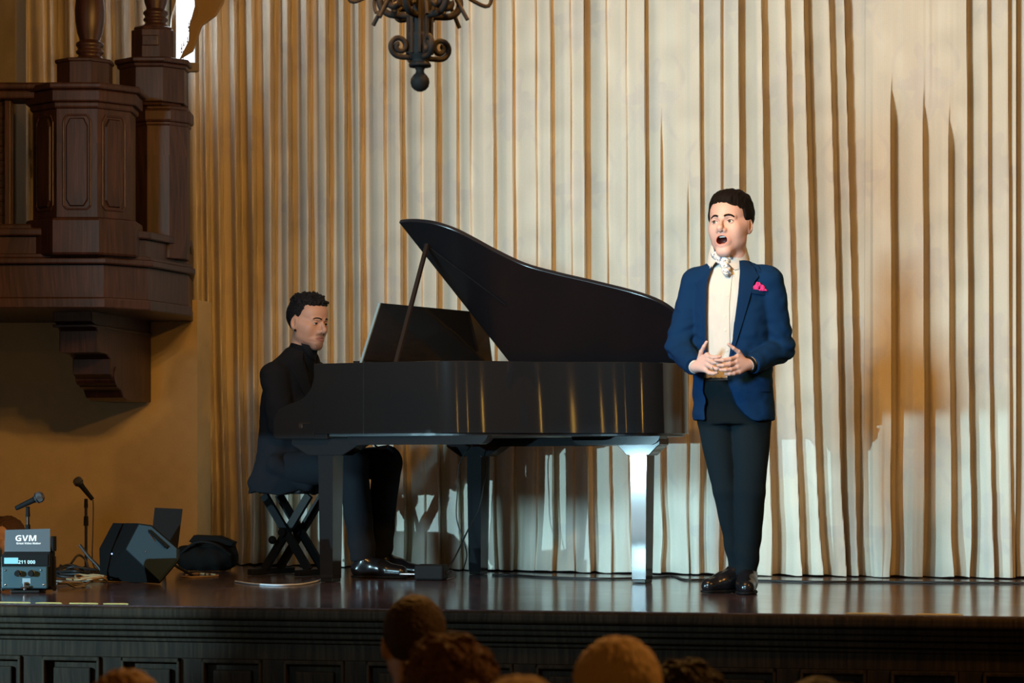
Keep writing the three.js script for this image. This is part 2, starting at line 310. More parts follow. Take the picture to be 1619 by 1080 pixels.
function drape(x0, x1, shift = 0, top = TOP - 0.12, hem = 0.004, step = 1.5) {
  const cols = Math.round((x1 - x0) / step), rows = 56, P = [], U = [], I = [], thick = 0.006;
  for (const back of [0, 1]) for (let j = 0; j <= rows; j++) for (let i = 0; i <= cols; i++) {
    const t = j / rows, y = hem + (top - hem) * Math.pow(t, 1.25), px = x0 + (x1 - x0) * i / cols;
    const d0 = table(CURTAIN_D, px), q = px - leanAt(px, y);
    const flare = 0.04 * smooth(0.45, 0, y) * (0.5 + 0.7 * noise3(px * 0.03, 3, y));
    const d = d0 - foldDepth(q, y) * (1 + 0.25 * smooth(0.7, 0, y)) - flare + shift + back * thick;
    const p = at(px, 0, d0);
    P.push(p.x + 0.012 * smooth(0.5, 0, y) * noise3(px * 0.06, y * 4, 5), y + (y < 0.05 ? 0.009 * (0.5 + 0.5 * noise3(px * 0.05, 1, 9)) : 0), -d); U.push(px * 0.0042, y);
  }
  const w = cols + 1, h = (rows + 1) * w;
  for (let j = 0; j < rows; j++) for (let i = 0; i < cols; i++) { const a = j * w + i; I.push(a, a + 1, a + w + 1, a, a + w + 1, a + w, h + a, h + a + w + 1, h + a + 1, h + a, h + a + w, h + a + w + 1); }
  for (let j = 0; j < rows; j++) { const a = j * w, b = a + cols; I.push(a, a + w, h + a + w, a, h + a + w, h + a, b, h + b, h + b + w, b, h + b + w, b + w); }
  for (let i = 0; i < cols; i++) I.push(i, h + i, h + i + 1, i, h + i + 1, i + 1);
  const g = new THREE.BufferGeometry(); g.setAttribute('position', new THREE.Float32BufferAttribute(P, 3)); g.setAttribute('uv', new THREE.Float32BufferAttribute(U, 2)); g.setIndex(I); g.computeVertexNormals();
  return g;
}
single('stage_curtain', drape(296, 1384), M.curtain, 'wide cream damask curtain hanging in folds behind the piano and singer', 'curtain', 'stage curtains');
single('stage_curtain', drape(1368, 1606, -0.035), M.curtain, 'cream curtain panel right of the singer, overlapping the wide one', 'curtain', 'stage curtains');
single('stage_curtain', drape(1611, 2060, 0.05), M.curtain, 'cream curtain panel cut off by the right edge of the picture', 'curtain', 'stage curtains');
single('box_curtain', drape(-80, 288, 0.06), M.curtain, 'amber-lit curtain seen through the balcony behind the turned posts', 'curtain', 'stage curtains');
single('curtain_rail', (() => { const q = CURTAIN_D.map(([px, d]) => { const p = at(px, 0, d); return V3(p.x, TOP - 0.06, p.z); }); return tube(q, 0.022, 60, 8); })(), M.iron, 'dark curtain rail above the stage', 'rail');

// ---------------------------------------------------------------- added glowing panel for a blown-out white patch beside the curtain, with a fringe
{
  const c = at(293, 20, 15.18), g = new THREE.Group(); g.name = 'window_1'; g.position.set(c.x, 0, c.z); g.rotation.y = 0.32; g.userData = { kind: 'structure', label: 'narrow glowing panel added for a blown-out white patch between the balcony posts and the curtain', category: 'window' }; scene.add(g);
  const y0 = at(0, 99, 15.18).y, y1 = 3.9, w = 0.055;
  part('glow_panel_frame', [box(-w - 0.03, -w, y0 - 0.03, y1, -0.03, 0.02, 0.004), box(w, w + 0.02, y0 - 0.03, y1, -0.03, 0.02, 0.004), box(-w - 0.03, w + 0.02, y0 - 0.05, y0, -0.03, 0.025, 0.004), box(-w - 0.03, w + 0.02, y1, y1 + 0.04, -0.03, 0.02, 0.004)], M.greyWall, g);
  part('glow_pane', box(-w, w, y0, y1, -0.012, -0.006), new THREE.MeshStandardMaterial({ color: lin(0.7, 0.75, 0.8), roughness: 0.5, emissive: lin(0.82, 0.94, 1.0), emissiveIntensity: 2.2 }), g, 'glowing white pane');
  const l = new THREE.RectAreaLight(lin(0.82, 0.94, 1.0), 16, 2 * w, y1 - y0); l.name = 'glow_panel_light'; l.position.set(0, (y0 + y1) / 2, 0.03); l.lookAt(V3(c.x, (y0 + y1) / 2, c.z).add(V3(1.0, -0.35, 0.55))); scene.add(l); l.position.add(V3(c.x, 0, c.z)); l.position.y = (y0 + y1) / 2; l.lookAt(l.position.clone().add(V3(1.0, -0.25, 0.5)));  // cool light added with the glowing panel, grazing the curtain folds
  // fringed swag of the drape
  const P = [[306, -40], [310, 10], [302, 40], [300, 66], [286, 92]], R = [[362, -40], [352, 4], [340, 24], [318, 40], [304, 80]];
  const d = 15.02, sh = new THREE.Shape([...P, ...R.reverse()].map(([x, y]) => { const q = at(x, y, d); return new THREE.Vector2(q.x, q.y); }));
  const o = at(318, 30, d), sg = new THREE.ExtrudeGeometry(sh, { depth: 0.03, bevelEnabled: true, bevelSize: 0.006, bevelThickness: 0.006, bevelSegments: 2 }).translate(-o.x, -o.y, -0.015);
  const s = thing('curtain_swag', 'ochre knitted swag with a tasselled fringe beside the glowing panel', 'curtain swag', [o.x, o.y, -d]);
  const sw = std(lin(0.42, 0.30, 0.17), 0.95, { bumpMap: weaveTex, bumpScale: 0.004 });
  part('swag_cloth', sg, sw, s);
  for (let k = 0; k < 16; k++) {
    const t = k / 15, x = lerp(312, 285, t) + 4 * Math.sin(k), y = lerp(8, 92, t), q = at(x, y, d).sub(o);
    part('tassel', [rod([q.x, q.y, 0.02], [q.x - 0.002, q.y - 0.028, 0.02], 0.0022, 0.0022, 5), moved(new THREE.SphereGeometry(0.005, 6, 5), q.x - 0.002, q.y - 0.03, 0.02)], sw, s);
  }
}
// ---------------------------------------------------------------- balcony (box) at the left
{
  const D = 14.0, b = thing('balcony', 'dark carved wooden balcony with turned posts and a corbel at the upper left', 'balcony', [at(150, 0, D).x, at(0, 490, D).y, -D]);
  const O = b.position, X = (px, d = D) => at(px, 0, d).x - O.x, Y = (py, d = D) => at(0, py, d).y - O.y, Z = (d) => -d - O.z;
  const put = (name, g, label) => part(name, planar(g), M.oak, b, label);
  // plan of the floor slab: straight on the left, then two canted sides back to the wall
  const plan = (o) => [[X(-420), Z(13.72) + o], [X(165, 13.72) + o * 0.4, Z(13.72) + o], [X(238, 13.95) + o * 0.8, Z(13.95) + o * 0.7], [X(303, 14.45) + o, Z(14.45)], [X(306, 15.1), Z(15.1)], [X(-420), Z(15.1)]];
  put('bottom_moulding', prism(plan(0.0), Y(492), Y(476), 0.006));
  put('fascia_board', prism(plan(-0.018), Y(476), Y(424), 0.004));
  put('ledge', prism(plan(0.020), Y(424), Y(414), 0.008));
  put('moulding', prism(plan(0.002), Y(414), Y(408), 0.004));
  put('plinth_board', prism(plan(-0.028), Y(408), Y(380), 0.004));
  put('plinth_ledge', prism(plan(0.004), Y(380), Y(368), 0.008));
  put('balcony_floor', prism(plan(-0.05), Y(372), Y(366)));
  // front octagonal pedestal
  const pedestal = (px, d, levels) => { const cx = X(px, d), cz = Z(d); return levels.map(([name, f, ya, yb, bev = 0.006, n = 8]) => put(name, prism(ngon(cx, cz, f, n), Y(ya, d), Y(yb, d), bev))); };
  const p1 = 134, d1 = 13.93;
  const body = pedestal(p1, d1, [['pedestal_foot', 0.57, 410, 352, 0.014], ['pedestal', 0.50, 352, 178], ['pedestal_cap', 0.53, 182, 170, 0.012], ['pedestal_cap', 0.57, 172, 153, 0.008], ['pedestal_cap', 0.615, 153, 143, 0.01], ['post_base', 0.27, 143, 99], ['post_base', 0.29, 103, 97, 0.006]])[1];
  // raised arched fields on the faces of the pedestal
  const field = (w, h) => { const s = new THREE.Shape(), c = 0.018; s.moveTo(-w / 2 + c, 0); s.lineTo(w / 2 - c, 0); s.lineTo(w / 2, c * 1.6); s.lineTo(w / 2, h - c * 2); s.lineTo(w / 2 - c, h); s.lineTo(-w / 2 + c, h); s.lineTo(-w / 2, h - c * 2); s.lineTo(-w / 2, c * 1.6); return planar(new THREE.ExtrudeGeometry(s, { depth: 0.008, bevelEnabled: true, bevelSize: 0.006, bevelThickness: 0.008, bevelSegments: 1 })); };
  const rim = (w, h) => { const r = 0.006, q = [[-w / 2, 0.02], [-w / 2, h - 0.03], [-w / 2 + 0.018, h], [w / 2 - 0.018, h], [w / 2, h - 0.03], [w / 2, 0.02], [w / 2 - 0.018, 0], [-w / 2 + 0.018, 0]]; return mergeGeometries(q.map((p, i) => { const n = q[(i + 1) % 8]; return rod([...p, 0], [...n, 0], r, r, 6); })); };
  const hF = Y(192, d1) - Y(338, d1), fw = 0.14;
  for (const k of [-1, 0, 1]) {
    const a = k * Math.PI / 4, n = V3(Math.sin(a), 0, Math.cos(a)), f = part('raised_field', field(fw - 0.04, hF - 0.04), M.oak, b); f.position.set(X(p1, d1) + n.x * 0.244, Y(338, d1) + 0.02, Z(d1) + n.z * 0.244); f.rotation.y = a;
    const r = part('panel_bead', rim(fw, hF), M.oak, b); r.position.set(X(p1, d1) + n.x * 0.25, Y(338, d1), Z(d1) + n.z * 0.25); r.rotation.y = a;
  }
  const urn = (px, d, py0, s) => { const y = Y(py0, d), g = lathe([[0, 0], [0.078, 0], [0.08, 0.012], [0.066, 0.022], [0.058, 0.034], [0.072, 0.044], [0.074, 0.054], [0.062, 0.064], [0.066, 0.076], [0.074, 0.085], [0.072, 0.098], [0.056, 0.108], [0.054, 0.118], [0.066, 0.15], [0.076, 0.21], [0.079, 0.27], [0.074, 0.33], [0.062, 0.38], [0.054, 0.41], [0.07, 0.425], [0.072, 0.44], [0.05, 0.455], [0.045, 0.55], [0.05, 0.80], [0.07, 0.82], [0.09, 0.86], [0.0, 0.87]].map(([r, h]) => [r * s, h * s])); return part('turned_post', g.translate(X(px, d), y, Z(d)), M.oak, b); };
  urn(142, d1, 98, 0.98);
  // rear pedestal, taller
  const p2 = 243, d2 = 14.35;
  pedestal(256, d2, [['pedestal', 0.285, 412, 200], ['pedestal_cap', 0.30, 204, 196, 0.01], ['pedestal_cap', 0.325, 198, 178, 0.012], ['pedestal_cap', 0.29, 180, 171, 0.012]]);
  pedestal(p2, d2 - 0.02, [['post_block', 0.30, 172, 166, 0.01], ['post_block', 0.345, 167, 112], ['post_cornice', 0.37, 113, 106, 0.01], ['post_cornice', 0.395, 106, 98, 0.008], ['post_base', 0.225, 98, 50], ['post_base', 0.20, 51, 44, 0.012]]);
  { const f = part('raised_field', planar(box(-0.045, 0.045, -0.028, 0.028, 0, 0.014, 0.006)), M.oak, b); f.position.set(X(p2, d2), Y(70, d2), Z(d2) + 0.128); }
  urn(246, d2, 45, 0.9);
  // rail and carved panel at the left edge
  put('handrail', box(X(-420), X(98), Y(166), Y(152), Z(13.98), Z(13.76), 0.012)); put('handrail', box(X(-420), X(98), Y(153), Y(142), Z(14.0), Z(13.72), 0.014));
  put('bottom_rail', box(X(-420), X(80), Y(380), Y(360), Z(13.98), Z(13.78), 0.01));
  put('panel_stile', box(X(17), X(27), Y(362), Y(164), Z(13.9), Z(13.82), 0.005));
  put('baluster_panel', box(X(-420), X(18), Y(362), Y(164), Z(13.90), Z(13.86), 0.004), 'carved panel');
  const carve = []; for (let k = 0; k < 9; k++) { const y = lerp(Y(350), Y(178), k / 8), r = 0.03; for (const q of [1, -1]) carve.push(tube(Array.from({ length: 9 }, (_, i) => { const a = i / 8 * 5.2; return [X(6) + q * (0.012 + r * (1 - i / 11) * Math.cos(a)) - 0.0, y + r * (1 - i / 11) * Math.sin(a), Z(13.855)]; }), 0.006, 20, 5)); }
  part('carving', carve, M.oak, b);
  // corbel under the slab
  const prof = [[0, 0], [0.95, 0], [0.95, -0.05], [0.90, -0.07], [0.86, -0.10], [0.86, -0.21], [0.72, -0.215], [0.66, -0.24], [0.66, -0.32], [0.61, -0.345], [0.58, -0.37], [0.56, -0.385], [0.50, -0.40], [0.46, -0.44], [0.40, -0.455], [0, -0.455]];
  const sh = new THREE.Shape(prof.map(([x, y]) => new THREE.Vector2(x * 0.98, y)));
  const cg = planar(new THREE.ExtrudeGeometry(sh, { depth: 0.205, bevelEnabled: true, bevelSize: 0.005, bevelThickness: 0.005, bevelSegments: 1 }));
  const c = part('corbel', cg, M.oak, b, 'stepped scroll bracket under the balcony'); c.position.set(X(236, 14.95), Y(490), Z(14.98)); c.rotation.y = -Math.PI / 2 - 0.2;
  const roll = part('scroll', planar(new THREE.CylinderGeometry(0.05, 0.05, 0.222, 18).rotateX(Math.PI / 2)), M.oak, c); roll.position.set(0.56, -0.33, 0.1);
  const bead = part('corbel_bead', planar(box(0, 0.93, -0.085, -0.07, -0.012, 0.217, 0.005)), M.oak, c); bead.position.set(0, 0, 0);
}
// ---------------------------------------------------------------- chandelier
{
  const D = 10.0, c0 = at(664, 145, D), ch = thing('chandelier', 'dark wrought-iron chandelier with scrolls and a ball finial hanging over the stage', 'chandelier', [c0.x, c0.y, c0.z]);
  const u = D / FOCAL, Y = (py) => (145 - py) * u;                        // heights above the finial
  part('finial', lathe([[0, 0], [0.010, 0.001], [0.022, 0.007], [0.032, 0.018], [0.036, 0.034], [0.034, 0.049], [0.025, 0.062], [0.017, 0.069], [0.015, 0.078], [0.018, 0.086], [0.026, 0.093]], 24), M.iron, ch, 'iron ball finial');
  part('stem', lathe([[0, Y(107)], [0.042, Y(106)], [0.044, Y(103)], [0.040, Y(100)], [0.034, Y(98)], [0.036, Y(94)], [0.042, Y(88)], [0.046, Y(84)], [0.044, Y(72)], [0.046, Y(58)], [0.048, Y(54)], [0.042, Y(52)], [0.043, Y(20)], [0.046, Y(14)], [0.05, Y(0)], [0.06, Y(-30)], [0.04, Y(-60)], [0.03, Y(-120)], [0.05, Y(-150)], [0.03, Y(-180)], [0.02, TOP - c0.y - 0.06], [0.07, TOP - c0.y - 0.03], [0.08, TOP - c0.y], [0, TOP - c0.y]], 10), M.iron, ch);
  const ribs = []; for (let k = 0; k < 10; k++) { const a = k / 10 * Math.PI * 2; ribs.push(box(-0.006, 0.006, Y(86), Y(2), 0.040, 0.052, 0.002).rotateY(a)); }
  part('stem_ribs', ribs, M.iron, ch);
  const scroll = (r0, cx, cy, R, turns, dir, th) => { const p = []; const n = 30; for (let i = 0; i <= n; i++) { const t = i / n, a = dir * (Math.PI * 0.5 + t * turns * 2 * Math.PI), r = R * (1 - 0.78 * t); p.push([cx - r * Math.cos(a) * 1.0, cy + r * Math.sin(a) * -1, 0]); } return tube([[r0, cy - R * dir, 0], ...p], th, 60, 7); };
  for (let k = 0; k < 4; k++) { const a = k * Math.PI / 2 + 0.42, s = part('lower_scroll', scroll(0.03, 0.082, Y(75), 0.040, 1.45, 1, 0.0105), M.iron, ch); s.rotation.y = a; }
  for (let k = 0; k < 6; k++) {
    const a = k * Math.PI / 3 + 0.2, s = part('upper_scroll', scroll(0.03, 0.105, Y(2), 0.055, 1.3, 1, 0.0135), M.iron, ch); s.rotation.y = a;
    const t = part('spike', tube([[0.05, Y(-30), 0], [0.12, Y(-12), 0], [0.16, Y(14), 0], [0.19, Y(36), 0]], 0.008, 16, 6), M.iron, ch); t.rotation.y = a + 0.5;
    const arm = part('arm', [tube([[0.03, Y(-40), 0], [0.20, Y(-22), 0], [0.40, Y(-45), 0], [0.52, Y(-90), 0], [0.50, Y(-130), 0]], 0.012, 40, 7), tube([[0.10, Y(-34), 0], [0.20, Y(-2), 0], [0.26, Y(6), 0], [0.27, Y(-16), 0], [0.23, Y(-18), 0]], 0.008, 24, 6)], M.iron, ch); arm.rotation.y = a;
    const cup = part('drip_pan', lathe([[0, Y(-130)], [0.05, Y(-130)], [0.065, Y(-136)], [0.06, Y(-138)], [0.016, Y(-134)], [0.014, Y(-165)], [0, Y(-165)]], 16).translate(0.50, 0, 0), M.iron, arm);
    const by = Y(-165);
    part('candle_bulb', lathe([[0, 0], [0.012, 0], [0.020, 0.02], [0.021, 0.035], [0.012, 0.07], [0, 0.085]], 14).translate(0.50, by, 0), new THREE.MeshStandardMaterial({ color: lin(0.9, 0.6, 0.3), emissive: lin(1.0, 0.62, 0.16), emissiveIntensity: 14 }), arm, 'glowing amber candle bulb');
    const l = new THREE.PointLight(WARM, BULB_POWER, 0, 2); l.name = 'candle_light'; l.castShadow = true; l.shadow.radius = 1; l.position.set(0.50, by + 0.035, 0); arm.add(l);
  }
}
// ---------------------------------------------------------------- added warm pendant lamps, out of view, filling heads and curtain folds with amber
for (const [x, z, side, k] of [[-1.9, 1.6, 'left', 0], [3.3, -7.6, 'right', 1]]) {
  const y = 3.1, p = thing('fill_pendant_lamp', 'added amber fill lamp hanging unseen in the hall, ' + side + ' one', 'lamp', [x, y, z], 0, 'added fill lamps of the hall');
  part('cord', rod([0, 0.16, 0], [0, TOP - y - 0.02, 0], 0.006), M.rubber, p); part('canopy', lathe([[0, TOP - y - 0.05], [0.06, TOP - y - 0.04], [0.065, TOP - y], [0, TOP - y]], 20), M.iron, p);
  part('fitter', lathe([[0.02, 0.18], [0.05, 0.16], [0.07, 0.12], [0.06, 0.115]], 20), M.iron, p);
  part('lamp_globe', new THREE.SphereGeometry(0.13, 24, 16), new THREE.MeshStandardMaterial({ color: lin(0.9, 0.7, 0.45), emissive: lin(1.0, 0.55, 0.12), emissiveIntensity: 6 }), p, 'glowing amber glass globe');
  const l = new THREE.PointLight(WARM, FILL_POWER[k], 0, 2); l.name = 'fill_pendant_light'; l.castShadow = true; l.shadow.radius = 6; p.add(l);
}
for (const [x, z, turn, where] of [[-7.38, -3.2, Math.PI / 2, 'left wall'], [7.38, -6.5, -Math.PI / 2, 'right wall, near the stage'], [7.38, -1.5, -Math.PI / 2, 'right wall, far from the stage'], [-2.6, 3.98, Math.PI, 'rear wall, left'], [2.8, 3.98, Math.PI, 'rear wall, right']]) {
  const w = thing('wall_sconce', 'amber glass wall lamp on the hall\'s ' + where, 'lamp', [x, 1.05, z], turn, 'wall lamps of the hall');
  part('back_plate', box(-0.06, 0.06, -0.2, 0.2, 0.0, 0.015, 0.006), M.brass, w); part('bracket', rod([0, -0.12, 0.01], [0, -0.16, 0.1], 0.01), M.brass, w);
  part('lamp_tube', new THREE.CylinderGeometry(0.045, 0.04, 0.36, 18).translate(0, 0.03, 0.1), new THREE.MeshStandardMaterial({ color: lin(0.9, 0.7, 0.4), emissive: lin(1.0, 0.62, 0.10), emissiveIntensity: 22 }), w, 'glowing amber glass tube');
  const l = new THREE.PointLight(WARM, SCONCE_POWER, 0, 2); l.name = 'sconce_light'; l.castShadow = true; l.shadow.radius = 2; l.position.set(0, 0.03, 0.1); w.add(l);
}

// ---------------------------------------------------------------- grand piano
// local x runs from the keyboard to the tail, local -z from the treble side to the bass side
const PIANO_TURN = -31 * Math.PI / 180, PIANO_AT = at(432, 0, 13.2); PIANO_AT.y = 0;
const pianoWorld = (u, y, v) => V3(u, y, -v).applyAxisAngle(V3(0, 1, 0), PIANO_TURN).add(PIANO_AT);
{
  const pn = thing('grand_piano', 'glossy black grand piano with its lid propped open', 'piano', PIANO_AT.toArray(), PIANO_TURN);
  const toLocal = (w) => w.clone().sub(PIANO_AT).applyAxisAngle(V3(0, 1, 0), -PIANO_TURN);
  const Y0 = 0.725, Y1 = 1.068;
  // plan of the case, u and v
  const treble = new THREE.CatmullRomCurve3([[0.80, 0], [0.95, 0.012], [1.08, 0.07], [1.20, 0.20], [1.34, 0.37], [1.52, 0.50], [1.68, 0.58], [1.765, 0.70], [1.79, 0.86], [1.785, 0.99], [1.75, 1.06]].map((p) => V3(p[0], p[1], 0)));
  const ring = (o) => { const pts = [[0.245, o]]; for (let i = 0; i <= 46; i++) { const p = treble.getPoint(i / 46), t = treble.getTangent(i / 46); pts.push([p.x - t.y * o, p.y + t.x * o]); } pts.push([0.245, 1.42 - o]); return pts; };
  const vec = (pts) => pts.map(([a, b]) => new THREE.Vector2(a, b));
  const up = (s, y0, y1, bev = 0) => new THREE.ExtrudeGeometry(s, { depth: y1 - y0 - 2 * bev, bevelEnabled: bev > 0, bevelSize: bev, bevelOffset: -bev, bevelThickness: bev, bevelSegments: 2, curveSegments: 20 }).rotateX(-Math.PI / 2).translate(0, y0 + bev, 0);
  const rimS = new THREE.Shape(vec(ring(0))); rimS.holes.push(new THREE.Path(vec(ring(0.045).map(([a, b], i, q) => [i === 0 || i === q.length - 1 ? 0.285 : a, b]))));
  part('rim', toCreasedNormals(up(rimS, Y0, Y1, 0.003), 0.25), M.lacquer, pn, 'curved glossy rim');
  part('soundboard', up(new THREE.Shape(vec(ring(0.03))), 0.90, 0.92), std(lin(0.30, 0.17, 0.07), 0.4, { map: woodTex }), pn);
  part('bottom_board', up(new THREE.Shape(vec(ring(0.02))), Y0 - 0.012, Y0 + 0.006), M.satin, pn);
  part('rim_joint', box(0.535, 0.5385, Y0, Y1 - 0.002, -0.01, 0.0003), M.satin, pn);
  // key bed, cheeks, fallboard, keys
  const cheek = () => { const s = new THREE.Shape(); s.moveTo(0.012, 0.703); s.lineTo(0.2445, 0.703); s.lineTo(0.2445, Y1); s.bezierCurveTo(0.243, 0.985, 0.235, 0.955, 0.205, 0.925); s.bezierCurveTo(0.17, 0.885, 0.12, 0.883, 0.075, 0.868); s.bezierCurveTo(0.03, 0.852, 0.0, 0.83, 0.0, 0.785); s.lineTo(0, 0.715); return new THREE.ExtrudeGeometry(s, { depth: 0.050, bevelEnabled: true, bevelSize: 0.004, bevelOffset: -0.004, bevelThickness: 0.004, bevelSegments: 2, curveSegments: 16 }); };
  const c1 = part('cheek', cheek(), M.lacquer, pn); c1.position.z = -0.054; part('cheek', c1.geometry, M.lacquer, pn).position.z = -1.42 + 0.004;
  part('key_bed', box(0.004, 0.32, 0.700, 0.742, -1.415, -0.004, 0.005), M.lacquer, pn);
  part('key_slip', box(0.01, 0.03, 0.74, 0.785, -1.36, -0.06, 0.004), M.lacquer, pn);
  part('fallboard', box(0.225, 0.25, 0.77, 1.02, -1.365, -0.055, 0.006), M.lacquer, pn);
  const whites = [], blacks = []; for (let k = 0; k < 52; k++) { const z = -0.085 - k * 0.0236; whites.push(box(0.045, 0.195, 0.765, 0.79, z - 0.0229, z)); if (![1, 4].includes(k % 7)) blacks.push(box(0.10, 0.195, 0.785, 0.803, z - 0.029, z - 0.018)); }
  part('white_keys', whites, M.ivory, pn).userData.kind = 'stuff'; part('black_keys', blacks, M.plastic, pn).userData.kind = 'stuff';
  part('lock_plate', [box(0.155, 0.175, 0.755, 0.775, 0.0, 0.0025, 0.001), box(0.155, 0.22, 0.777, 0.780, 0.0, 0.003)], M.chrome, pn, 'small chrome lock plate');
  // under-beams and legs
  const underBeam = (u0, u1, v0, v1) => { const s = new THREE.Shape(); const a = 0.05, h = 0.042; s.moveTo(u0, 0); s.lineTo(u1, 0); s.quadraticCurveTo(u1 - 0.008, -h * 0.8, u1 - a, -h); s.lineTo(u0 + a, -h); s.quadraticCurveTo(u0 + 0.008, -h * 0.8, u0, 0); return new THREE.ExtrudeGeometry(s, { depth: v1 - v0, bevelEnabled: false }).translate(0, Y0 - 0.012, -v1); };
  part('under_beam', underBeam(0.42, 1.22, 0.03, 0.09), M.lacquer, pn); part('under_beam', underBeam(0.26, 1.30, 1.15, 1.22), M.lacquer, pn); part('under_beam', underBeam(1.28, 1.77, 0.72, 0.80), M.lacquer, pn);
  const legs = [[0.285, 0.085, 0.40], [0.40, 1.275, 0.34], [1.645, 0.775, 0.24]];
  for (const [u, v, bw] of legs) {
    const g = new THREE.CylinderGeometry(0.0885 / Math.SQRT2, 0.074 / Math.SQRT2, 0.615, 4, 1).rotateY(Math.PI / 4).toNonIndexed(); g.computeVertexNormals();
    const L = part('leg', g.translate(0, 0.3275, 0), M.lacquer, pn); L.position.set(u, 0, -v); if (u > 1) L.rotation.y = 0.021;
    part('foot_cap', box(-0.036, 0.036, 0.001, 0.02, -0.036, 0.036, 0.004), M.steel, L);
    const s = new THREE.Shape(), t = 0.085; s.moveTo(-bw / 2, t); s.lineTo(bw / 2, t); s.lineTo(bw / 2, t * 0.62); s.bezierCurveTo(bw / 2 - 0.02, t * 0.5, bw * 0.3, t * 0.1, bw * 0.24, 0); s.lineTo(-bw * 0.24, 0); s.bezierCurveTo(-bw * 0.3, t * 0.1, -bw / 2 + 0.02, t * 0.5, -bw / 2, t * 0.62);
    part('leg_bracket', new THREE.ExtrudeGeometry(s, { depth: 0.09, bevelEnabled: true, bevelSize: 0.003, bevelOffset: -0.003, bevelThickness: 0.003, bevelSegments: 1 }).translate(0, 0.620, -0.045), M.lacquer, L);
  }
  // lid: hinged on the bass side
  const H0 = pianoWorld(0.60, Y1 + 0.012, 1.325), H1 = pianoWorld(1.735, Y1 + 0.012, 1.06), T = at(632, 350, 13.15);
  const ex = H1.clone().sub(H0).normalize(), nn = ex.clone().cross(T.clone().sub(H0)).normalize(), ey = nn.clone().cross(ex);
  const camP = V3(0, EYE, 0), hit = (px, py) => { const d = at(px, py, 10).sub(camP), t = H0.clone().sub(camP).dot(nn) / d.dot(nn); return camP.clone().add(d.multiplyScalar(t)); };
  const to2 = (w) => { const r = w.clone().sub(H0); return new THREE.Vector2(r.dot(ex), r.dot(ey)); };
  const edge = [[632, 350], [645, 348.5], [665, 349], [690, 353], [720, 363], [750, 378], [785, 397], [830, 418], [880, 432], [940, 446], [1000, 461], [1040, 475], [1066, 492], [1082, 515], [1088, 545]].map(([x, y]) => to2(hit(x, y)));
  const lidS = new THREE.Shape(); lidS.moveTo(0, 0); lidS.lineTo(edge[0].x, edge[0].y); lidS.splineThru(edge.slice(1)); lidS.lineTo(H1.distanceTo(H0), 0); lidS.lineTo(0, 0);
  const basis = new THREE.Matrix4().makeBasis(ex, ey, ex.clone().cross(ey)).setPosition(H0), inv = new THREE.Matrix4().makeRotationY(-PIANO_TURN).multiply(new THREE.Matrix4().makeTranslation(-PIANO_AT.x, -PIANO_AT.y, -PIANO_AT.z)).multiply(basis);
  const lid = part('lid', new THREE.ExtrudeGeometry(lidS, { depth: 0.014, bevelEnabled: true, bevelSize: 0.004, bevelOffset: -0.004, bevelThickness: 0.003, bevelSegments: 2, curveSegments: 60 }).translate(0, 0, -0.008).applyMatrix4(inv), new THREE.MeshPhysicalMaterial({ color: lin(0.011, 0.012, 0.016), roughness: 0.30, clearcoat: 0.25, clearcoatRoughness: 0.2 }), pn, 'raised harp-shaped lid');
  const a2 = to2(hit(672, 384)), b2 = to2(hit(800, 480)), bl = new THREE.Vector3(a2.x, a2.y, 0.012), br = new THREE.Vector3(b2.x, b2.y, 0.012);
  part('lid_batten', beam(bl, br, 0.02, 0.006).applyMatrix4(inv), M.satin, lid);
  for (const t of [0.1, 0.5, 0.9]) part('lid_hinge', new THREE.CylinderGeometry(0.006, 0.006, 0.09, 10).rotateZ(Math.PI / 2).translate(t * H1.distanceTo(H0), 0, 0).applyMatrix4(inv), M.brass, pn);
  part('lid_prop', beam(toLocal(pianoWorld(0.70, Y1 - 0.02, 0.03)), toLocal(hit(676, 384)), 0.020, 0.014), std(lin(0.02, 0.014, 0.012), 0.4), pn, 'slim dark stick holding the lid up');
  // music desk leaning back towards the tail
  const dk = [[0.455, 0.11], [0.565, 0.11], [0.575, 1.07], [0.46, 1.33]], yb = Y1 + 0.004, yt = Y1 + 0.292;
  const q = [V3(dk[0][0], yb, -dk[0][1]), V3(dk[1][0], yt, -dk[1][1]), V3(dk[2][0], yt, -dk[2][1]), V3(dk[3][0], yb, -dk[3][1])], off = V3(-0.012, 0, 0);
  part('music_desk', new ConvexGeometry([...q, ...q.map((p) => p.clone().add(off))]), M.lacquer, pn, 'black music desk leaning back');
  part('desk_ledge', box(0.40, 0.47, Y1 + 0.002, Y1 + 0.014, -1.30, -0.11, 0.003), M.lacquer, pn);
  part('desk_edge_highlight', beam(q[0].clone().add(V3(-0.006, 0, 0.003)), q[1].clone().add(V3(-0.006, 0, 0.003)), 0.012, 0.008), std(lin(0.22, 0.30, 0.34), 0.4), pn);  // pale blue-grey strip: the highlight on the desk edge put into colour
}
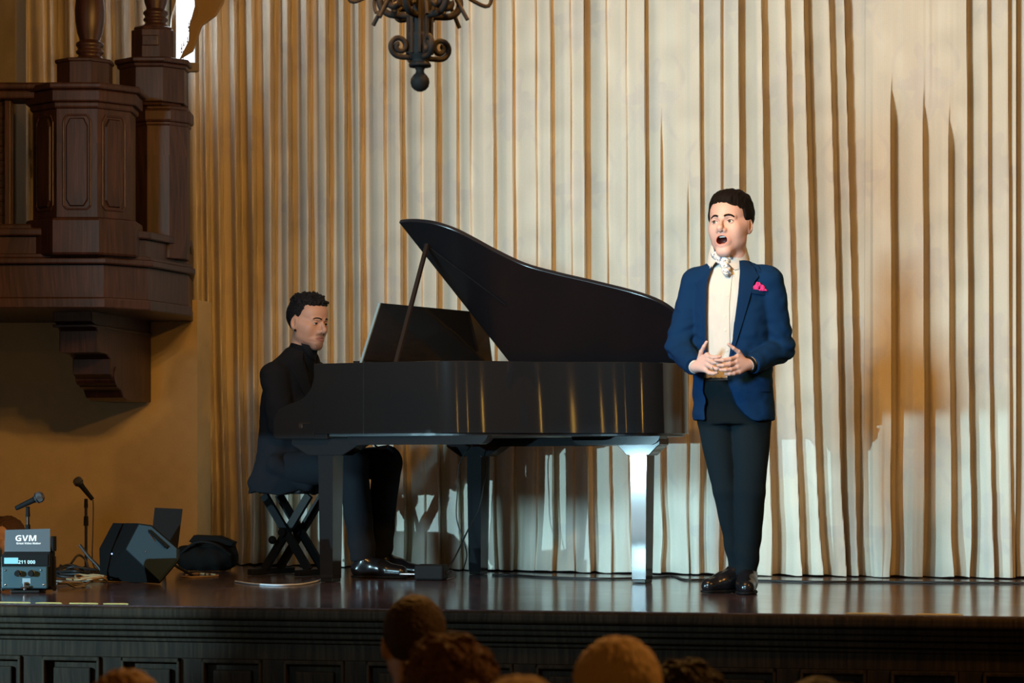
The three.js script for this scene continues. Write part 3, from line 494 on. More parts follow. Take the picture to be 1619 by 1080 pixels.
// bench
{
  const bp = at(466, 0, 14.02); const bn = thing('piano_bench', 'black cross-legged piano bench under the seated pianist', 'bench', [bp.x, 0, bp.z], PIANO_TURN);
  part('seat', new RoundedBoxGeometry(0.28, 0.04, 0.30, 3, 0.018).translate(0.0, 0.445, 0), std(lin(0.012, 0.012, 0.013), 0.6), bn);
  for (const z of [0.085, -0.045]) {
    part('leg', beam(V3(-0.135, 0.42, z), V3(0.150, 0.03, z), 0.042, 0.022), M.plastic, bn); part('leg', beam(V3(0.135, 0.42, z - 0.024), V3(-0.150, 0.03, z - 0.024), 0.042, 0.022), M.steel, bn);
    part('pivot_knob', new THREE.CylinderGeometry(0.022, 0.022, 0.03, 14).rotateX(Math.PI / 2).translate(0, 0.225, z + 0.02), M.plastic, bn);
  }
  part('lock_knob', new THREE.SphereGeometry(0.022, 12, 8).translate(-0.06, 0.185, 0.115), M.plastic, bn);
  for (const x of [-0.15, 0.15]) part('foot_bar', box(x - 0.018, x + 0.018, 0.002, 0.034, -0.19, 0.19, 0.006), M.rubber, bn);
}

// ---------------------------------------------------------------- sound and light gear
function cable(name, label, pts, r, m, group) { return single(name, tube(pts.map(([px, py, lift = 0]) => { const d = groundDepth(py), p = at(px, py, d); return V3(p.x, r + lift, p.z); }), r, pts.length * 12, 7), m, label, 'cable', group); }
const blackCord = std(lin(0.012, 0.011, 0.011), 0.55), paleCord = std(lin(0.45, 0.47, 0.5), 0.4), tanCord = std(lin(0.30, 0.20, 0.10), 0.6);
// flood on a stand in the hall left of the stage, and an added, unseen black flag that cuts the top of its beam
{
  const turn = Math.PI - 0.875, f = thing('flood_light', 'diode flood light on a black stand in the hall left of the stage', 'light', LOW_AT, turn), up = -LOW_AT[1];
  part('housing', box(-0.26, 0.26, up - 0.14, up + 0.52, -0.12, -0.012, 0.012), M.plastic, f);
  part('pole', rod([0, 0.1, -0.09], [0, up - 0.13, -0.09], 0.016), M.steel, f);
  for (let k = 0; k < 3; k++) { const a = k * 2.094; part('leg', rod([0, 0.35, -0.09], [0.38 * Math.cos(a), 0.012, -0.09 + 0.38 * Math.sin(a)], 0.011), M.steel, f); }
  part('led_panel', box(-0.24, 0.24, up - 0.11, up + 0.47, -0.013, -0.006), new THREE.MeshStandardMaterial({ color: lin(0.8, 0.85, 0.9), roughness: 0.4, emissive: lin(0.70, 0.92, 1.0), emissiveIntensity: 11 }), f, 'bright white diode panel');
  const l = new THREE.SpotLight(COOL, LOW_POWER, 0, 0.345, 0.12, 2); l.name = 'flood_beam'; l.castShadow = true; l.shadow.radius = 0.45; l.position.set(0, up + 0.47, 0.012); l.target.position.set(0, up + 0.33, 3); f.add(l, l.target);
  const d = V3(Math.sin(turn), 0, Math.cos(turn)), fp = V3(...LOW_AT).addScaledVector(d, 1.6);
  const g = thing('added_light_flag', 'added unseen black cloth flag on two poles, cutting the beam of the flood light', 'light flag', fp.toArray(), turn);
  part('flag_cloth', box(-1.5, 1.5, up + 0.545, up + 1.05, -0.004, 0.004), M.rubber, g);
  part('flag_frame', [rod([-1.5, up + 0.548, 0], [1.5, up + 0.548, 0], 0.008), rod([-1.5, up + 1.05, 0], [1.5, up + 1.05, 0], 0.01)], M.steel, g);
  for (const x of [-1.5, 1.5]) { part('pole', rod([x, 0.03, 0], [x, up + 1.08, 0], 0.013), M.steel, g); part('foot', lathe([[0, 0.001], [0.2, 0.001], [0.2, 0.02], [0.03, 0.04], [0, 0.04]], 24).translate(x, 0, 0), M.steel, g); }
}
// lamp seen from behind at the left edge
{
  const D = 12.0, p = at(43, 0, D), g = thing('studio_light', 'small studio light with lettered flap and control panel, at the lower left', 'light', [p.x, 0, p.z], 0.0);
  const u = D / FOCAL, X = (px) => (px - 43) * u, Y = (py) => EYE + (HORIZON - py) * u;
  const teal = std(lin(0.02, 0.055, 0.072), 0.5), metal = std(lin(0.075, 0.105, 0.13), 0.55, { metalness: 0.2 });
  const fl = part('barn_door', new ConvexGeometry([[8, 838, 0.0], [79, 836, 0.0], [81, 872, 0.03], [9, 872, 0.03]].flatMap(([x, y, z]) => [V3(X(x), Y(y), z), V3(X(x), Y(y), z - 0.006)])), metal, g, 'grey metal flap with white lettering');
  part('flap_ear', box(X(81), X(86), Y(872), Y(848), -0.06, 0.02, 0.003), M.plastic, g);
  const font = await new FontLoader().loadAsync('fonts/droid/droid_sans_bold.typeface.json');
  const white = std(lin(0.9, 0.92, 0.95), 0.5);
  const text = (s, x, y, size, z, m = white, host = g, name = 'lettering') => { const t = new TextGeometry(s, { font, size, depth: 0.0015, curveSegments: 4 }); t.computeBoundingBox(); return part(name, t.translate(x, y, z), m, host); };
  const onFlap = (s, x, y, size) => { const t = text(s, 0, 0, size, 0, white, fl); t.rotation.x = -Math.atan(0.03 / 0.099); t.position.set(X(x), Y(y), 0.03 * (y - 837) / 35 + 0.0005); return t; };
  onFlap('GVM', 24.5, 855.5, 0.027).scale.x = 1.18; onFlap('Great Video Maker', 27, 860.5, 0.0088);
  part('housing', box(X(7), X(82), Y(928), Y(872), -0.09, 0.03, 0.008), M.plastic, g);
  part('control_panel', box(X(6), X(78), Y(930), Y(895), 0.02, 0.055, 0.006), teal, g);
  const pan = part('control_strip', box(X(5), X(78), Y(894), Y(876), 0.028, 0.034, 0.002), M.plastic, g);
  part('display_screen', box(X(9), X(31), Y(891), Y(881.5), 0.0335, 0.036), new THREE.MeshStandardMaterial({ color: lin(0.05, 0.2, 0.25), emissive: lin(0.35, 0.85, 1.0), emissiveIntensity: 0.6 }), pan, 'lit cyan display');
  text('211 000', X(31), Y(891), 0.0155, 0.0345, std(lin(0.55, 0.8, 0.9), 0.5), pan, 'digits');
  for (const px of [32, 53]) { const k = part('knob', new THREE.CylinderGeometry(0.0125, 0.0145, 0.028, 20).rotateX(Math.PI / 2).translate(X(px), Y(906), 0.066), M.plastic, g); part('knob_ring', new THREE.TorusGeometry(0.0135, 0.0022, 8, 24).translate(X(px), Y(906), 0.056), M.chrome, k); }
  part('label_plate', box(X(39), X(52), Y(922), Y(913.5), 0.054, 0.057, 0.001), std(lin(0.25, 0.32, 0.36), 0.5), g);
  for (const [px, py] of [[68, 901], [12, 901], [12, 924], [72, 924]]) part('screw', new THREE.SphereGeometry(0.0045, 8, 6).translate(X(px), Y(py), 0.056), M.chrome, g);
  part('yoke', [box(X(82), X(86), Y(935), Y(880), -0.05, -0.02, 0.003), box(X(0), X(4), Y(935), Y(880), -0.05, -0.02, 0.003), box(X(0), X(86), 0.012, 0.024, -0.055, -0.015, 0.003)], M.steel, g);
  part('floor_stand', [box(X(20), X(66), 0.001, 0.014, -0.12, 0.06, 0.004), rod([X(43), 0.012, 0.03], [X(43), 0.06, 0.03], 0.008)], M.steel, g);
  part('clamp', [rod([X(43), 0.016, 0.062], [X(43), 0.05, 0.066], 0.007), rod([X(37), 0.024, 0.066], [X(50), 0.030, 0.066], 0.005)], M.chrome, g);
}
// second small lamp, mostly cut off by the left edge
{
  const D = 12.05, p = at(-38, 0, D), g = thing('studio_light', 'edge of a second small lamp cut off by the left border', 'light', [p.x, 0, p.z]);
  part('housing', box(-0.09, 0.105, 0.03, 0.20, -0.08, 0.03, 0.012), std(lin(0.05, 0.09, 0.12), 0.4), g);
  part('side_knob', new THREE.CylinderGeometry(0.014, 0.014, 0.02, 14).rotateX(Math.PI / 2).translate(0.085, 0.06, 0.04), M.chrome, g);
  part('floor_stand', box(-0.1, 0.1, 0.001, 0.03, -0.08, 0.04, 0.005), M.steel, g);
}
// microphones on stands
function micStand(px, D, topPy, label) { const p = at(px, 0, D), y = at(0, topPy, D).y, s = thing('microphone_stand', label, 'stand', [p.x, 0, p.z]); part('base', lathe([[0, 0.001], [0.115, 0.001], [0.12, 0.006], [0.11, 0.016], [0.03, 0.024], [0.012, 0.04], [0, 0.04]], 28), M.steel, s); part('pole', rod([0, 0.03, 0], [0, y - 0.05, 0], 0.0078), M.steel, s); part('clutch', rod([0, y * 0.62, 0], [0, y * 0.62 + 0.05, 0], 0.013, 0.012), M.plastic, s); part('clip', [rod([0, y - 0.06, 0], [0, y - 0.012, 0], 0.011, 0.009)], M.plastic, s); return [p, y]; }
function mic(a, b, label) {                                              // from tail to head
  const o = b.clone().add(a).multiplyScalar(0.5), d = b.clone().sub(a), L = d.length(), g = thing('microphone', label, 'microphone', o.toArray());
  const q = new THREE.Quaternion().setFromUnitVectors(V3(0, 1, 0), d.normalize());
  part('handle', lathe([[0, -L / 2], [0.010, -L / 2], [0.0115, -L / 2 + 0.01], [0.014, L * 0.12], [0.0175, L * 0.22], [0, L * 0.22]], 18).applyQuaternion(q), M.plastic, g);
  part('grille', lathe([[0, L * 0.2], [0.0185, L * 0.2], [0.0245, L * 0.26], [0.0265, L * 0.34], [0.025, L * 0.42], [0.018, L * 0.475], [0.008, L * 0.5], [0, L * 0.5]], 20).applyQuaternion(q), std(lin(0.10, 0.10, 0.11), 0.5, { metalness: 0.7, bumpMap: weaveTex, bumpScale: 0.002 }), g);
  part('band', new THREE.TorusGeometry(0.0245, 0.0025, 8, 22).rotateX(Math.PI / 2).translate(0, L * 0.27, 0).applyQuaternion(q), M.steel, g);
}
micStand(44, 12.75, 797, 'microphone stand behind the small studio light'); mic(at(26, 804, 12.75).add(V3(0, 0, 0.02)), at(69, 783, 12.72), 'microphone pointing right above the small studio light');
micStand(136, 14.2, 785, 'slim microphone stand between the studio light and the wedge speaker'); mic(at(147, 790, 14.2).add(V3(0, 0.0, 0.01)), at(119, 756, 14.17), 'microphone tilted up to the left, right one of the pair');
single('cable', tube([at(147, 791, 14.2), at(147.5, 800, 14.19), at(147, 840, 14.15), at(146, 880, 14.1), at(150, 898, 14.0), at(165, 907, 13.95)].map((p) => p.setY(Math.max(p.y, 0.006))), 0.0032, 50, 6), blackCord, 'thin cord hanging from the right microphone', 'cable');
// wedge speaker
{
  const face = [[219, 825], [240, 828], [284, 866], [284, 884], [253, 920], [197, 867]].map(([x, y]) => { const d = 12.95 / (1 + ((x - 240) * 0.0012 - (880 - y) * 0.0012) / 12.95); return at(x, y, d); });
  const lowest = Math.min(...face.map((p) => p.y)); face.forEach((p) => { p.y += 0.004 - lowest; });
  const o = V3(face[4].x, 0, face[4].z), w = thing('stage_monitor', 'black wedge speaker lying on the floor near the wall', 'speaker', o.toArray());
  const back = V3(-0.175, -0.0, -0.34), F = face.map((p) => p.clone().sub(o)), B = F.map((p) => { const q = p.clone().add(back); q.y = Math.max(0.004, q.y * 0.98); return q; });
  B.push(V3(F[5].x - 0.15, 0.004, F[5].z - 0.2));
  part('cabinet', planar(new ConvexGeometry([...F, ...B])), std(lin(0.003, 0.003, 0.0032), 0.8, { bumpMap: grainTex, bumpScale: 0.002 }), w);
  const n = F[2].clone().sub(F[0]).cross(F[5].clone().sub(F[0])).normalize(); if (n.z < 0) n.negate();
  const ctr = F.reduce((a, p) => a.add(p), V3(0, 0, 0)).multiplyScalar(1 / 6), inset = F.map((p) => p.clone().lerp(ctr, 0.05));
  const litSideM = std(lin(0.022, 0.036, 0.045), 0.7, { bumpMap: grainTex, bumpScale: 0.0015 });  // paler and bluer than the cabinet: light on this side put into colour
  const sd = part('lit_side_panel', new ConvexGeometry([...inset, ...inset.map((p) => p.clone().lerp(ctr, 0.04).addScaledVector(n, 0.012))]), litSideM, w, 'side panel coloured paler blue-grey as the lit side');
  const on = (px, py, k = 0.013) => { const d0 = at(px, py, 10).sub(V3(0, EYE, 0)), base = F[0].clone().add(o); const t = base.sub(V3(0, EYE, 0)).dot(n) / d0.dot(n); return V3(0, EYE, 0).add(d0.multiplyScalar(t)).sub(o).addScaledVector(n, k); };
  part('handle_slot', beam(on(237, 842), on(267, 869), 0.030, 0.006), M.rubber, sd); part('handle_bar', beam(on(240, 843, 0.018), on(264, 867, 0.018), 0.008, 0.008), M.plastic, sd);
  part('badge', beam(on(239, 847), on(247, 858), 0.010, 0.004), M.chrome, sd); part('port', new THREE.SphereGeometry(0.006, 8, 6).translate(...on(232, 874).toArray()), M.chrome, sd);
  part('indicator_light', new THREE.SphereGeometry(0.004, 8, 6).translate(F[5].x - 0.065, F[5].y - 0.02, F[5].z - 0.02), new THREE.MeshStandardMaterial({ color: 0x223366, emissive: lin(0.3, 0.45, 1), emissiveIntensity: 2.5 }), w);
}
// music stand with its black desk, behind the speaker
{
  const D = 13.75, p = at(262, 0, D), s = thing('music_stand', 'black music stand desk rising behind the wedge speaker', 'music stand', [p.x, 0, p.z]);
  const L = (x, y, z) => at(x, y, D).sub(V3(p.x, 0, p.z)).add(V3(0, 0, z));
  const q = [L(243, 803, -0.04), L(287, 805, -0.04), L(281, 872, 0.02), L(238, 870, 0.02)];
  part('desk', new ConvexGeometry([...q, ...q.map((v) => v.clone().add(V3(0, 0, -0.008)))]), M.plastic, s);
  part('lip', beam(q[3], q[2], 0.012, 0.05), M.plastic, s);
  part('pole', rod([-0.01, 0.03, -0.02], [-0.01, 0.2, -0.03], 0.012), M.steel, s);
  for (let k = 0; k < 3; k++) { const a = k * 2.094 + 0.4; part('leg', rod([-0.01, 0.09, -0.02], [-0.01 + 0.17 * Math.cos(a), 0.008, -0.02 + 0.17 * Math.sin(a)], 0.008), M.steel, s); }
}
// black bag by the foot of the curtain
{
  const D = 14.55, p = at(330, 0, D), b = thing('duffel_bag', 'black soft duffel bag on the floor at the foot of the curtain', 'bag', [p.x, 0, p.z]);
  const lump = (() => { const body = uni([ell([-0.02, 0.075, 0], [0.17, 0.085, 0.13]), ell([0.06, 0.08, 0.01], [0.10, 0.08, 0.12]), ell([-0.1, 0.07, 0], [0.07, 0.06, 0.11]), ell([0.03, 0.14, -0.01], [0.11, 0.04, 0.09])], 0.03); return (x, y, z) => smax(body(x, y, z) + 0.006 * noise3(x * 22, y * 22, z * 22) + 0.004 * Math.sin(x * 70 + y * 20), -y + 0.003, 0.01); })();
  part('bag_body', nets(lump, [-0.22, -0.02, -0.16], [0.2, 0.21, 0.16], 0.009), std(lin(0.004, 0.0038, 0.0036), 0.9), b);
  part('flap', new THREE.ExtrudeGeometry(new THREE.Shape([[-0.09, 0.165], [-0.07, 0.19], [0.06, 0.185], [0.14, 0.155], [0.135, 0.145], [-0.06, 0.15]].map((q) => new THREE.Vector2(...q))), { depth: 0.16, bevelEnabled: true, bevelSize: 0.006, bevelThickness: 0.01, bevelSegments: 2 }).translate(0, 0, -0.08), std(lin(0.0045, 0.004, 0.004), 0.9), b);
  part('strap', tube([[-0.14, 0.10, 0.10], [-0.05, 0.16, 0.135], [0.05, 0.15, 0.14], [0.13, 0.09, 0.11]], 0.008, 30, 6), M.rubber, b);
}
// cables
{
  const tangle = (label, cx, cy, m, r, n, lift) => { const pts = []; for (let i = 0; i < n; i++) { const a = i * 1.35 + rnd(), q = 12 + 17 * rnd(); pts.push([cx + q * Math.cos(a) * 1.2, cy + q * 0.12 * Math.sin(a), lift * rnd()]); } return cable('cable', label, pts, r, m, 'coiled cables at the left wall'); };
  tangle('black cable coiled in loops left of the wedge speaker', 120, 914, blackCord, 0.0065, 22, 0.06);
  tangle('tan cable lying in loose loops beside the wedge speaker', 140, 921, tanCord, 0.005, 14, 0.03);
  tangle('pale grey cord at the bottom of the heap beside the studio light', 116, 927, std(lin(0.16, 0.14, 0.12), 0.5), 0.005, 12, 0.02);
  single('cable', tube([at(104, 906, 13.9), at(112, 892, 13.88), at(124, 878, 13.9), at(134, 884, 13.92), at(141, 903, 13.9)].map((p) => p.setY(Math.max(0.006, p.y))), 0.006, 40, 7), blackCord, 'black cable arching up in one loop in front of the microphone stand', 'cable', 'coiled cables at the left wall');
  single('cable', tube([at(126, 862, 13.4), at(140, 880, 13.38), at(156, 897, 13.36), at(163, 908, 13.35)].map((p) => p.setY(Math.max(0.008, p.y))), 0.0085, 30, 7), blackCord, 'thick black cable leaning against the left side of the wedge speaker', 'cable');
  cable('cable', 'pale cord running along the floor under the bench to the near piano leg', [[372, 921], [400, 925], [440, 927], [470, 926], [492, 923], [506, 919], [512, 914]], 0.005, paleCord);
  cable('cable', 'black cable snaking along the foot of the curtain to the right', [[778, 911], [805, 911], [870, 915], [950, 917], [1010, 916], [1060, 913], [1090, 919], [1130, 918], [1200, 920], [1280, 922], [1380, 922], [1480, 923], [1619, 924]], 0.006, blackCord);
  cable('cable', 'tan cord in a small loop beside the duffel bag', [[292, 911], [312, 908], [332, 909], [345, 911], [327, 913], [302, 914], [287, 913]], 0.004, tanCord);
  single('cable', tube([at(588, 699, 13.15), at(600, 709, 13.16), at(612, 706, 13.16), at(616, 697, 13.15)], 0.005, 30, 7), blackCord, 'short black lead sagging under the piano keyboard', 'cable');
  single('cable', tube([pianoWorld(0.47, 0.70, 1.13), at(728, 730, 13.9), at(723, 780, 13.88), at(722, 820, 13.86), at(731, 850, 13.84), at(738, 875, 13.8), at(733, 900, 13.7)].map((p) => p.setY(Math.max(p.y, 0.006))), 0.0035, 60, 6), blackCord, 'thin wire hanging beside the middle piano leg', 'cable');
  single('cable', tube([at(706, 904, 13.6), at(720, 880, 13.72), at(740, 838, 13.8), at(757, 805, 13.84), at(764, 770, 13.86), at(768, 735, 13.88), at(760, 720, 13.9)].map((p) => p.setY(Math.max(p.y, 0.006))), 0.0045, 60, 6), blackCord, 'black lead slanting from the pedal box up to the middle piano leg', 'cable');
}
{
  const p = at(682, 0, 13.35), s = thing('sustain_pedal', 'small black pedal box on the floor in front of the pianist\'s shoe', 'pedal', [p.x, 0, p.z], -0.2);
  part('pedal_body', new RoundedBoxGeometry(0.15, 0.078, 0.12, 3, 0.014).translate(0, 0.0405, 0), M.plastic, s);
  part('pedal_lever', box(-0.16, -0.06, 0.025, 0.035, -0.02, 0.02, 0.004), M.chrome, s);
  part('lead', tube([[0.07, 0.03, 0], [0.10, 0.05, 0.0], [0.13, 0.02, 0.03], [0.09, 0.006, 0.05]], 0.004, 30, 6), blackCord, s);
}
// worn tape on the edge of the stage
{
  const yellow = std(lin(0.62, 0.52, 0.16), 0.55), tape = (label, x0, x1, back = 0.09) => { const q = (px, b) => { const x = (px - 809.5) * 11.0 / FOCAL, dd = edgeD(x); const X = (px - 809.5) * dd / FOCAL; return [X, -edgeD(X) - b]; }; const a = q(x0, back), b = q(x1, back), c = q(x1 - 6, back + 0.045), d = q(x0 + 8, back + 0.04); single('tape_strip', prism([a, b, c, d], 0.0006, 0.0022), yellow, label, 'tape', 'tape on the stage edge'); };
  tape('worn yellow tape on the stage edge below the studio light', -20, 42); tape('worn yellow tape, second strip from the left on the stage edge', 50, 92); tape('worn yellow tape, third strip from the left on the stage edge', 104, 150); tape('short worn yellow tape below the wedge speaker on the stage edge', 158, 198);
  tape('yellow tape on the right stage edge, left one of two', 1340, 1412, 0.05); tape('yellow tape on the right stage edge, right one of two', 1452, 1530, 0.05);
}

// ---------------------------------------------------------------- people
const mat4 = (p, yaw, pitch, roll, s) => new THREE.Matrix4().compose(V3(...p), new THREE.Quaternion().setFromEuler(new THREE.Euler(pitch, yaw, roll, 'YXZ')), V3(s, s, s));
const skinMat = () => std(0xffffff, 0.55, { vertexColors: true });
const hairMat = (c, r = 0.6) => std(c, r);
// a head around the point between the ears at eye level: x across, y up, z forward; about 0.24 m from chin to crown
function headField(o) {
  const open = o.open || 0, jd = -0.004 - 0.55 * open, w = o.wide || 1;
  const both = (f) => [f(-1), f(1)];
  const skull = uni([ell([0, 0.032, -0.016], [0.0755 * w, 0.088, 0.097]), ell([0, 0.045, 0.026], [0.063 * w, 0.064, 0.064]), ell([0, -0.032, 0.028], [0.057 * w, 0.068, 0.059]),
    ...both((s) => cap([s * 0.040 * w, -0.020, 0.050], [s * 0.054 * w, -0.012, 0.010], 0.022)), ...both((s) => cap([s * 0.050 * w, -0.004, 0.004], [s * 0.043 * w, -0.060 + jd * 0.4, 0.010], 0.0275, 0.023)), ...both((s) => ell([s * 0.040 * w, -0.035, 0.035], [0.026, 0.038, 0.032])),
    ...both((s) => cap([s * 0.043 * w, -0.057 + jd * 0.4, 0.002], [s * 0.012, -0.096 + jd, 0.058], 0.021, 0.017)), cap([-0.009, -0.098 + jd, 0.066], [0.009, -0.098 + jd, 0.066], 0.017), cap([0, -0.045, 0.070], [0, -0.07 + jd * 0.5, 0.068], 0.023, 0.022), ell([0, -0.06 + jd * 0.6, 0.03], [0.046 * w, 0.045, 0.045])], 0.024);
  const nose = uni([cap([0, 0.010, 0.084], [0, -0.026, 0.107], 0.0070, 0.0098), cap([0, -0.030, 0.107], [0, -0.034, 0.104], 0.0118), ...both((s) => cap([s * 0.0125, -0.037, 0.094], [s * 0.0115, -0.038, 0.090], 0.0086))], 0.008);
  const brow = uni(both((s) => cap([s * 0.042, 0.016, 0.068], [s * 0.014, 0.020, 0.085], 0.0085)), 0.01);
  const ex = 0.0320, ez = 0.0700;
  const my = -0.068 + jd * 0.42, mh = 0.0035 + open * 0.66, mw = 0.0240 - open * 0.06;
  const lips = (x, y, z) => { const q = Math.hypot(x / (mw + 0.002), (y - my) / (mh + 0.004)); const zz = 0.0885 - 14 * x * x - Math.abs(y - my) * 0.1; return Math.hypot((q - 1) * (mh + 0.005) * 0.9, z - zz) - 0.0064; };
  const neck = cap([0, -0.07, -0.018], [0, -0.24, -0.045], 0.056, 0.06);
  const ear = (s) => { const a = ell([s * 0.079 * w, -0.008, -0.008], [0.011, 0.032, 0.019]), b = ell([s * 0.088 * w, -0.006, -0.004], [0.009, 0.019, 0.010]); return (x, y, z) => smax(a(x - s * 0.25 * (-0.008 - z), y, z), -b(x, y, z), 0.006); };
  const eL = ear(-1), eR = ear(1), eyeCut = both((s) => ell([s * ex, -0.002, 0.098], [0.0205, 0.0140, 0.022]));
  const lo = o.lidOpen ?? 0.0052, ls = o.lidShift || 0;
  const lids = both((s) => (x, y, z) => { const X = x - s * ex, Zv = z - ez, b = Math.hypot(X, y * 1.02, Zv) - 0.0148; const h = lo * (1 - Math.pow(X / 0.0150, 2)); return Math.max(b, Math.min(h - Math.abs(y - ls), Zv + 0.002)); });
  const cav = ell([0, my, 0.080], [mw, mh, 0.036]);
  const f = (x, y, z) => {
    let d = smin(skull(x, y, z), brow(x, y, z), 0.012); d = smin(d, nose(x, y, z), 0.009);
    for (const c of eyeCut) d = smax(d, -c(x, y, z), 0.009);
    if (z > 0.05) for (const c of lids) d = smin(d, c(x, y, z), 0.002);
    d = smin(d, lips(x, y, z), 0.006);
    if (o.open) d = smax(d, -cav(x, y, z), 0.003);
    else d = smax(d, -(Math.hypot(x * 0.16, y - my, z - 0.0965 + 14 * x * x) - 0.0028), 0.002);
    for (const s of [-1, 1]) d = smax(d, -(Math.hypot(x - s * 0.0070, y + 0.0445, z - 0.1005) - 0.0046), 0.002);
    d = smin(d, eL(x, y, z), 0.008); d = smin(d, eR(x, y, z), 0.008);
    return smin(d, neck(x, y, z), 0.022);
  };
  f.mouth = { my, mh, mw }; f.eye = { ex, ez };
  f.color = (x, y, z) => {                                              // skin with lips, mouth lining, and stubble where there is any
    const c = [...o.skin]; if (o.bare) return c;
    const q = Math.hypot(x / (mw + 0.0045), (y - my) / (mh + 0.0075));
    if (z > 0.06 && q < 1.15) { const t = smooth(1.15, 0.9, q); for (let i = 0; i < 3; i++) c[i] = lerp(c[i], o.lip[i], t); }
    if (o.open && q < 0.9 && z < 0.085 && z > 0.03 && Math.abs(x) < mw) { c[0] = 0.10; c[1] = 0.015; c[2] = 0.012; }
    if (o.beard) { const m = smooth(0.009, 0.004, Math.abs(y - my - 0.0165)) * smooth(0.032, 0.024, Math.abs(x)) * smooth(0.055, 0.07, z), j = smooth(-0.080, -0.1, y) * smooth(0.01, 0.04, z) * 0.6 * smooth(-0.15, -0.12, y), t = clamp(Math.max(m * 0.75, j) * (0.75 + 0.5 * noise3(x * 500, y * 500, z * 500)), 0, 0.85) * (q < 1 ? 0 : 1); for (let i = 0; i < 3; i++) c[i] = lerp(c[i], o.beard[i], t); }
    return c;
  };
  return f;
}
const HEAD_LO = [-0.105, -0.20, -0.135], HEAD_HI = [0.105, 0.14, 0.125];
const tint = (g, c) => { const n = g.attributes.position.count, a = new Float32Array(n * 3); for (let i = 0; i < n; i++) a.set(c, i * 3); g.setAttribute('color', new THREE.BufferAttribute(a, 3)); return g; };
function bodyOf(geos) { return mergeGeometries(geos.map((g) => { const h = g.index ? g.toNonIndexed() : g; return h; })); }
// hand: wrist, knuckles and finger chains given as joints
function handGeo(wrist, palm, fingers, skin, cell = 0.0032) {
  const parts = palm.map((k) => cap(wrist, k, 0.019, 0.0125)), fs = fingers.map((ch, i) => uni(ch.slice(1).map((b, j) => cap(ch[j], b, 0.0106 - j * 0.0012, 0.0095 - j * 0.0012)), 0.004));
  const p = uni(parts, 0.014), f = (x, y, z) => { let d = p(x, y, z); for (const q of fs) d = smin(d, q(x, y, z), 0.005); return d; };
  const all = [wrist, ...palm, ...fingers.flat()], lo = [0, 1, 2].map((k) => Math.min(...all.map((a) => a[k])) - 0.03), hi = [0, 1, 2].map((k) => Math.max(...all.map((a) => a[k])) + 0.03);
  return nets(f, lo, hi, cell, () => skin);
}
function eyes(person, f, m, iris, look, open, shift) {
  for (const s of [-1, 1]) {
    const e = part('eye', new THREE.SphereGeometry(0.0138, 20, 16), std(lin(0.62, 0.58, 0.56), 0.25), person); e.geometry.translate(s * f.eye.ex, 0, f.eye.ez).applyMatrix4(m);
    part('iris', new THREE.SphereGeometry(0.0062, 14, 10).scale(1, 1, 0.45).translate(s * f.eye.ex + look, -0.0003, f.eye.ez + 0.0120).applyMatrix4(m), std(iris, 0.15), e);
    const arc = [-1, -0.5, 0, 0.5, 1].map((t) => { const x = t * 0.0128, y = open * (1 - t * t) + shift + 0.0006; return [s * f.eye.ex + x, y, f.eye.ez + Math.sqrt(Math.max(0.0149 ** 2 - x * x - y * y, 1e-6))]; });
    part('eyelashes', tube(arc, 0.0011, 16, 5).applyMatrix4(m), hairMat(lin(0.008, 0.005, 0.005), 0.8), person);
  }
}
function brows(person, m, col, tilt = 0.002, th = 0.0034) { for (const s of [-1, 1]) part('eyebrow', tube([[s * 0.012, 0.0190, 0.0950], [s * 0.024, 0.0225 + tilt, 0.0915], [s * 0.037, 0.0220 + tilt, 0.082], [s * 0.047, 0.0165, 0.0735]], th, 20, 6).applyMatrix4(m), hairMat(col, 0.8), person); }
const strands = (x, y, z, amp, fr) => amp * (noise3(x * fr, y * fr * 0.45, z * fr * 0.45) + 0.5 * noise3(x * fr * 2.1, y * fr * 0.9 + 3, z * fr));

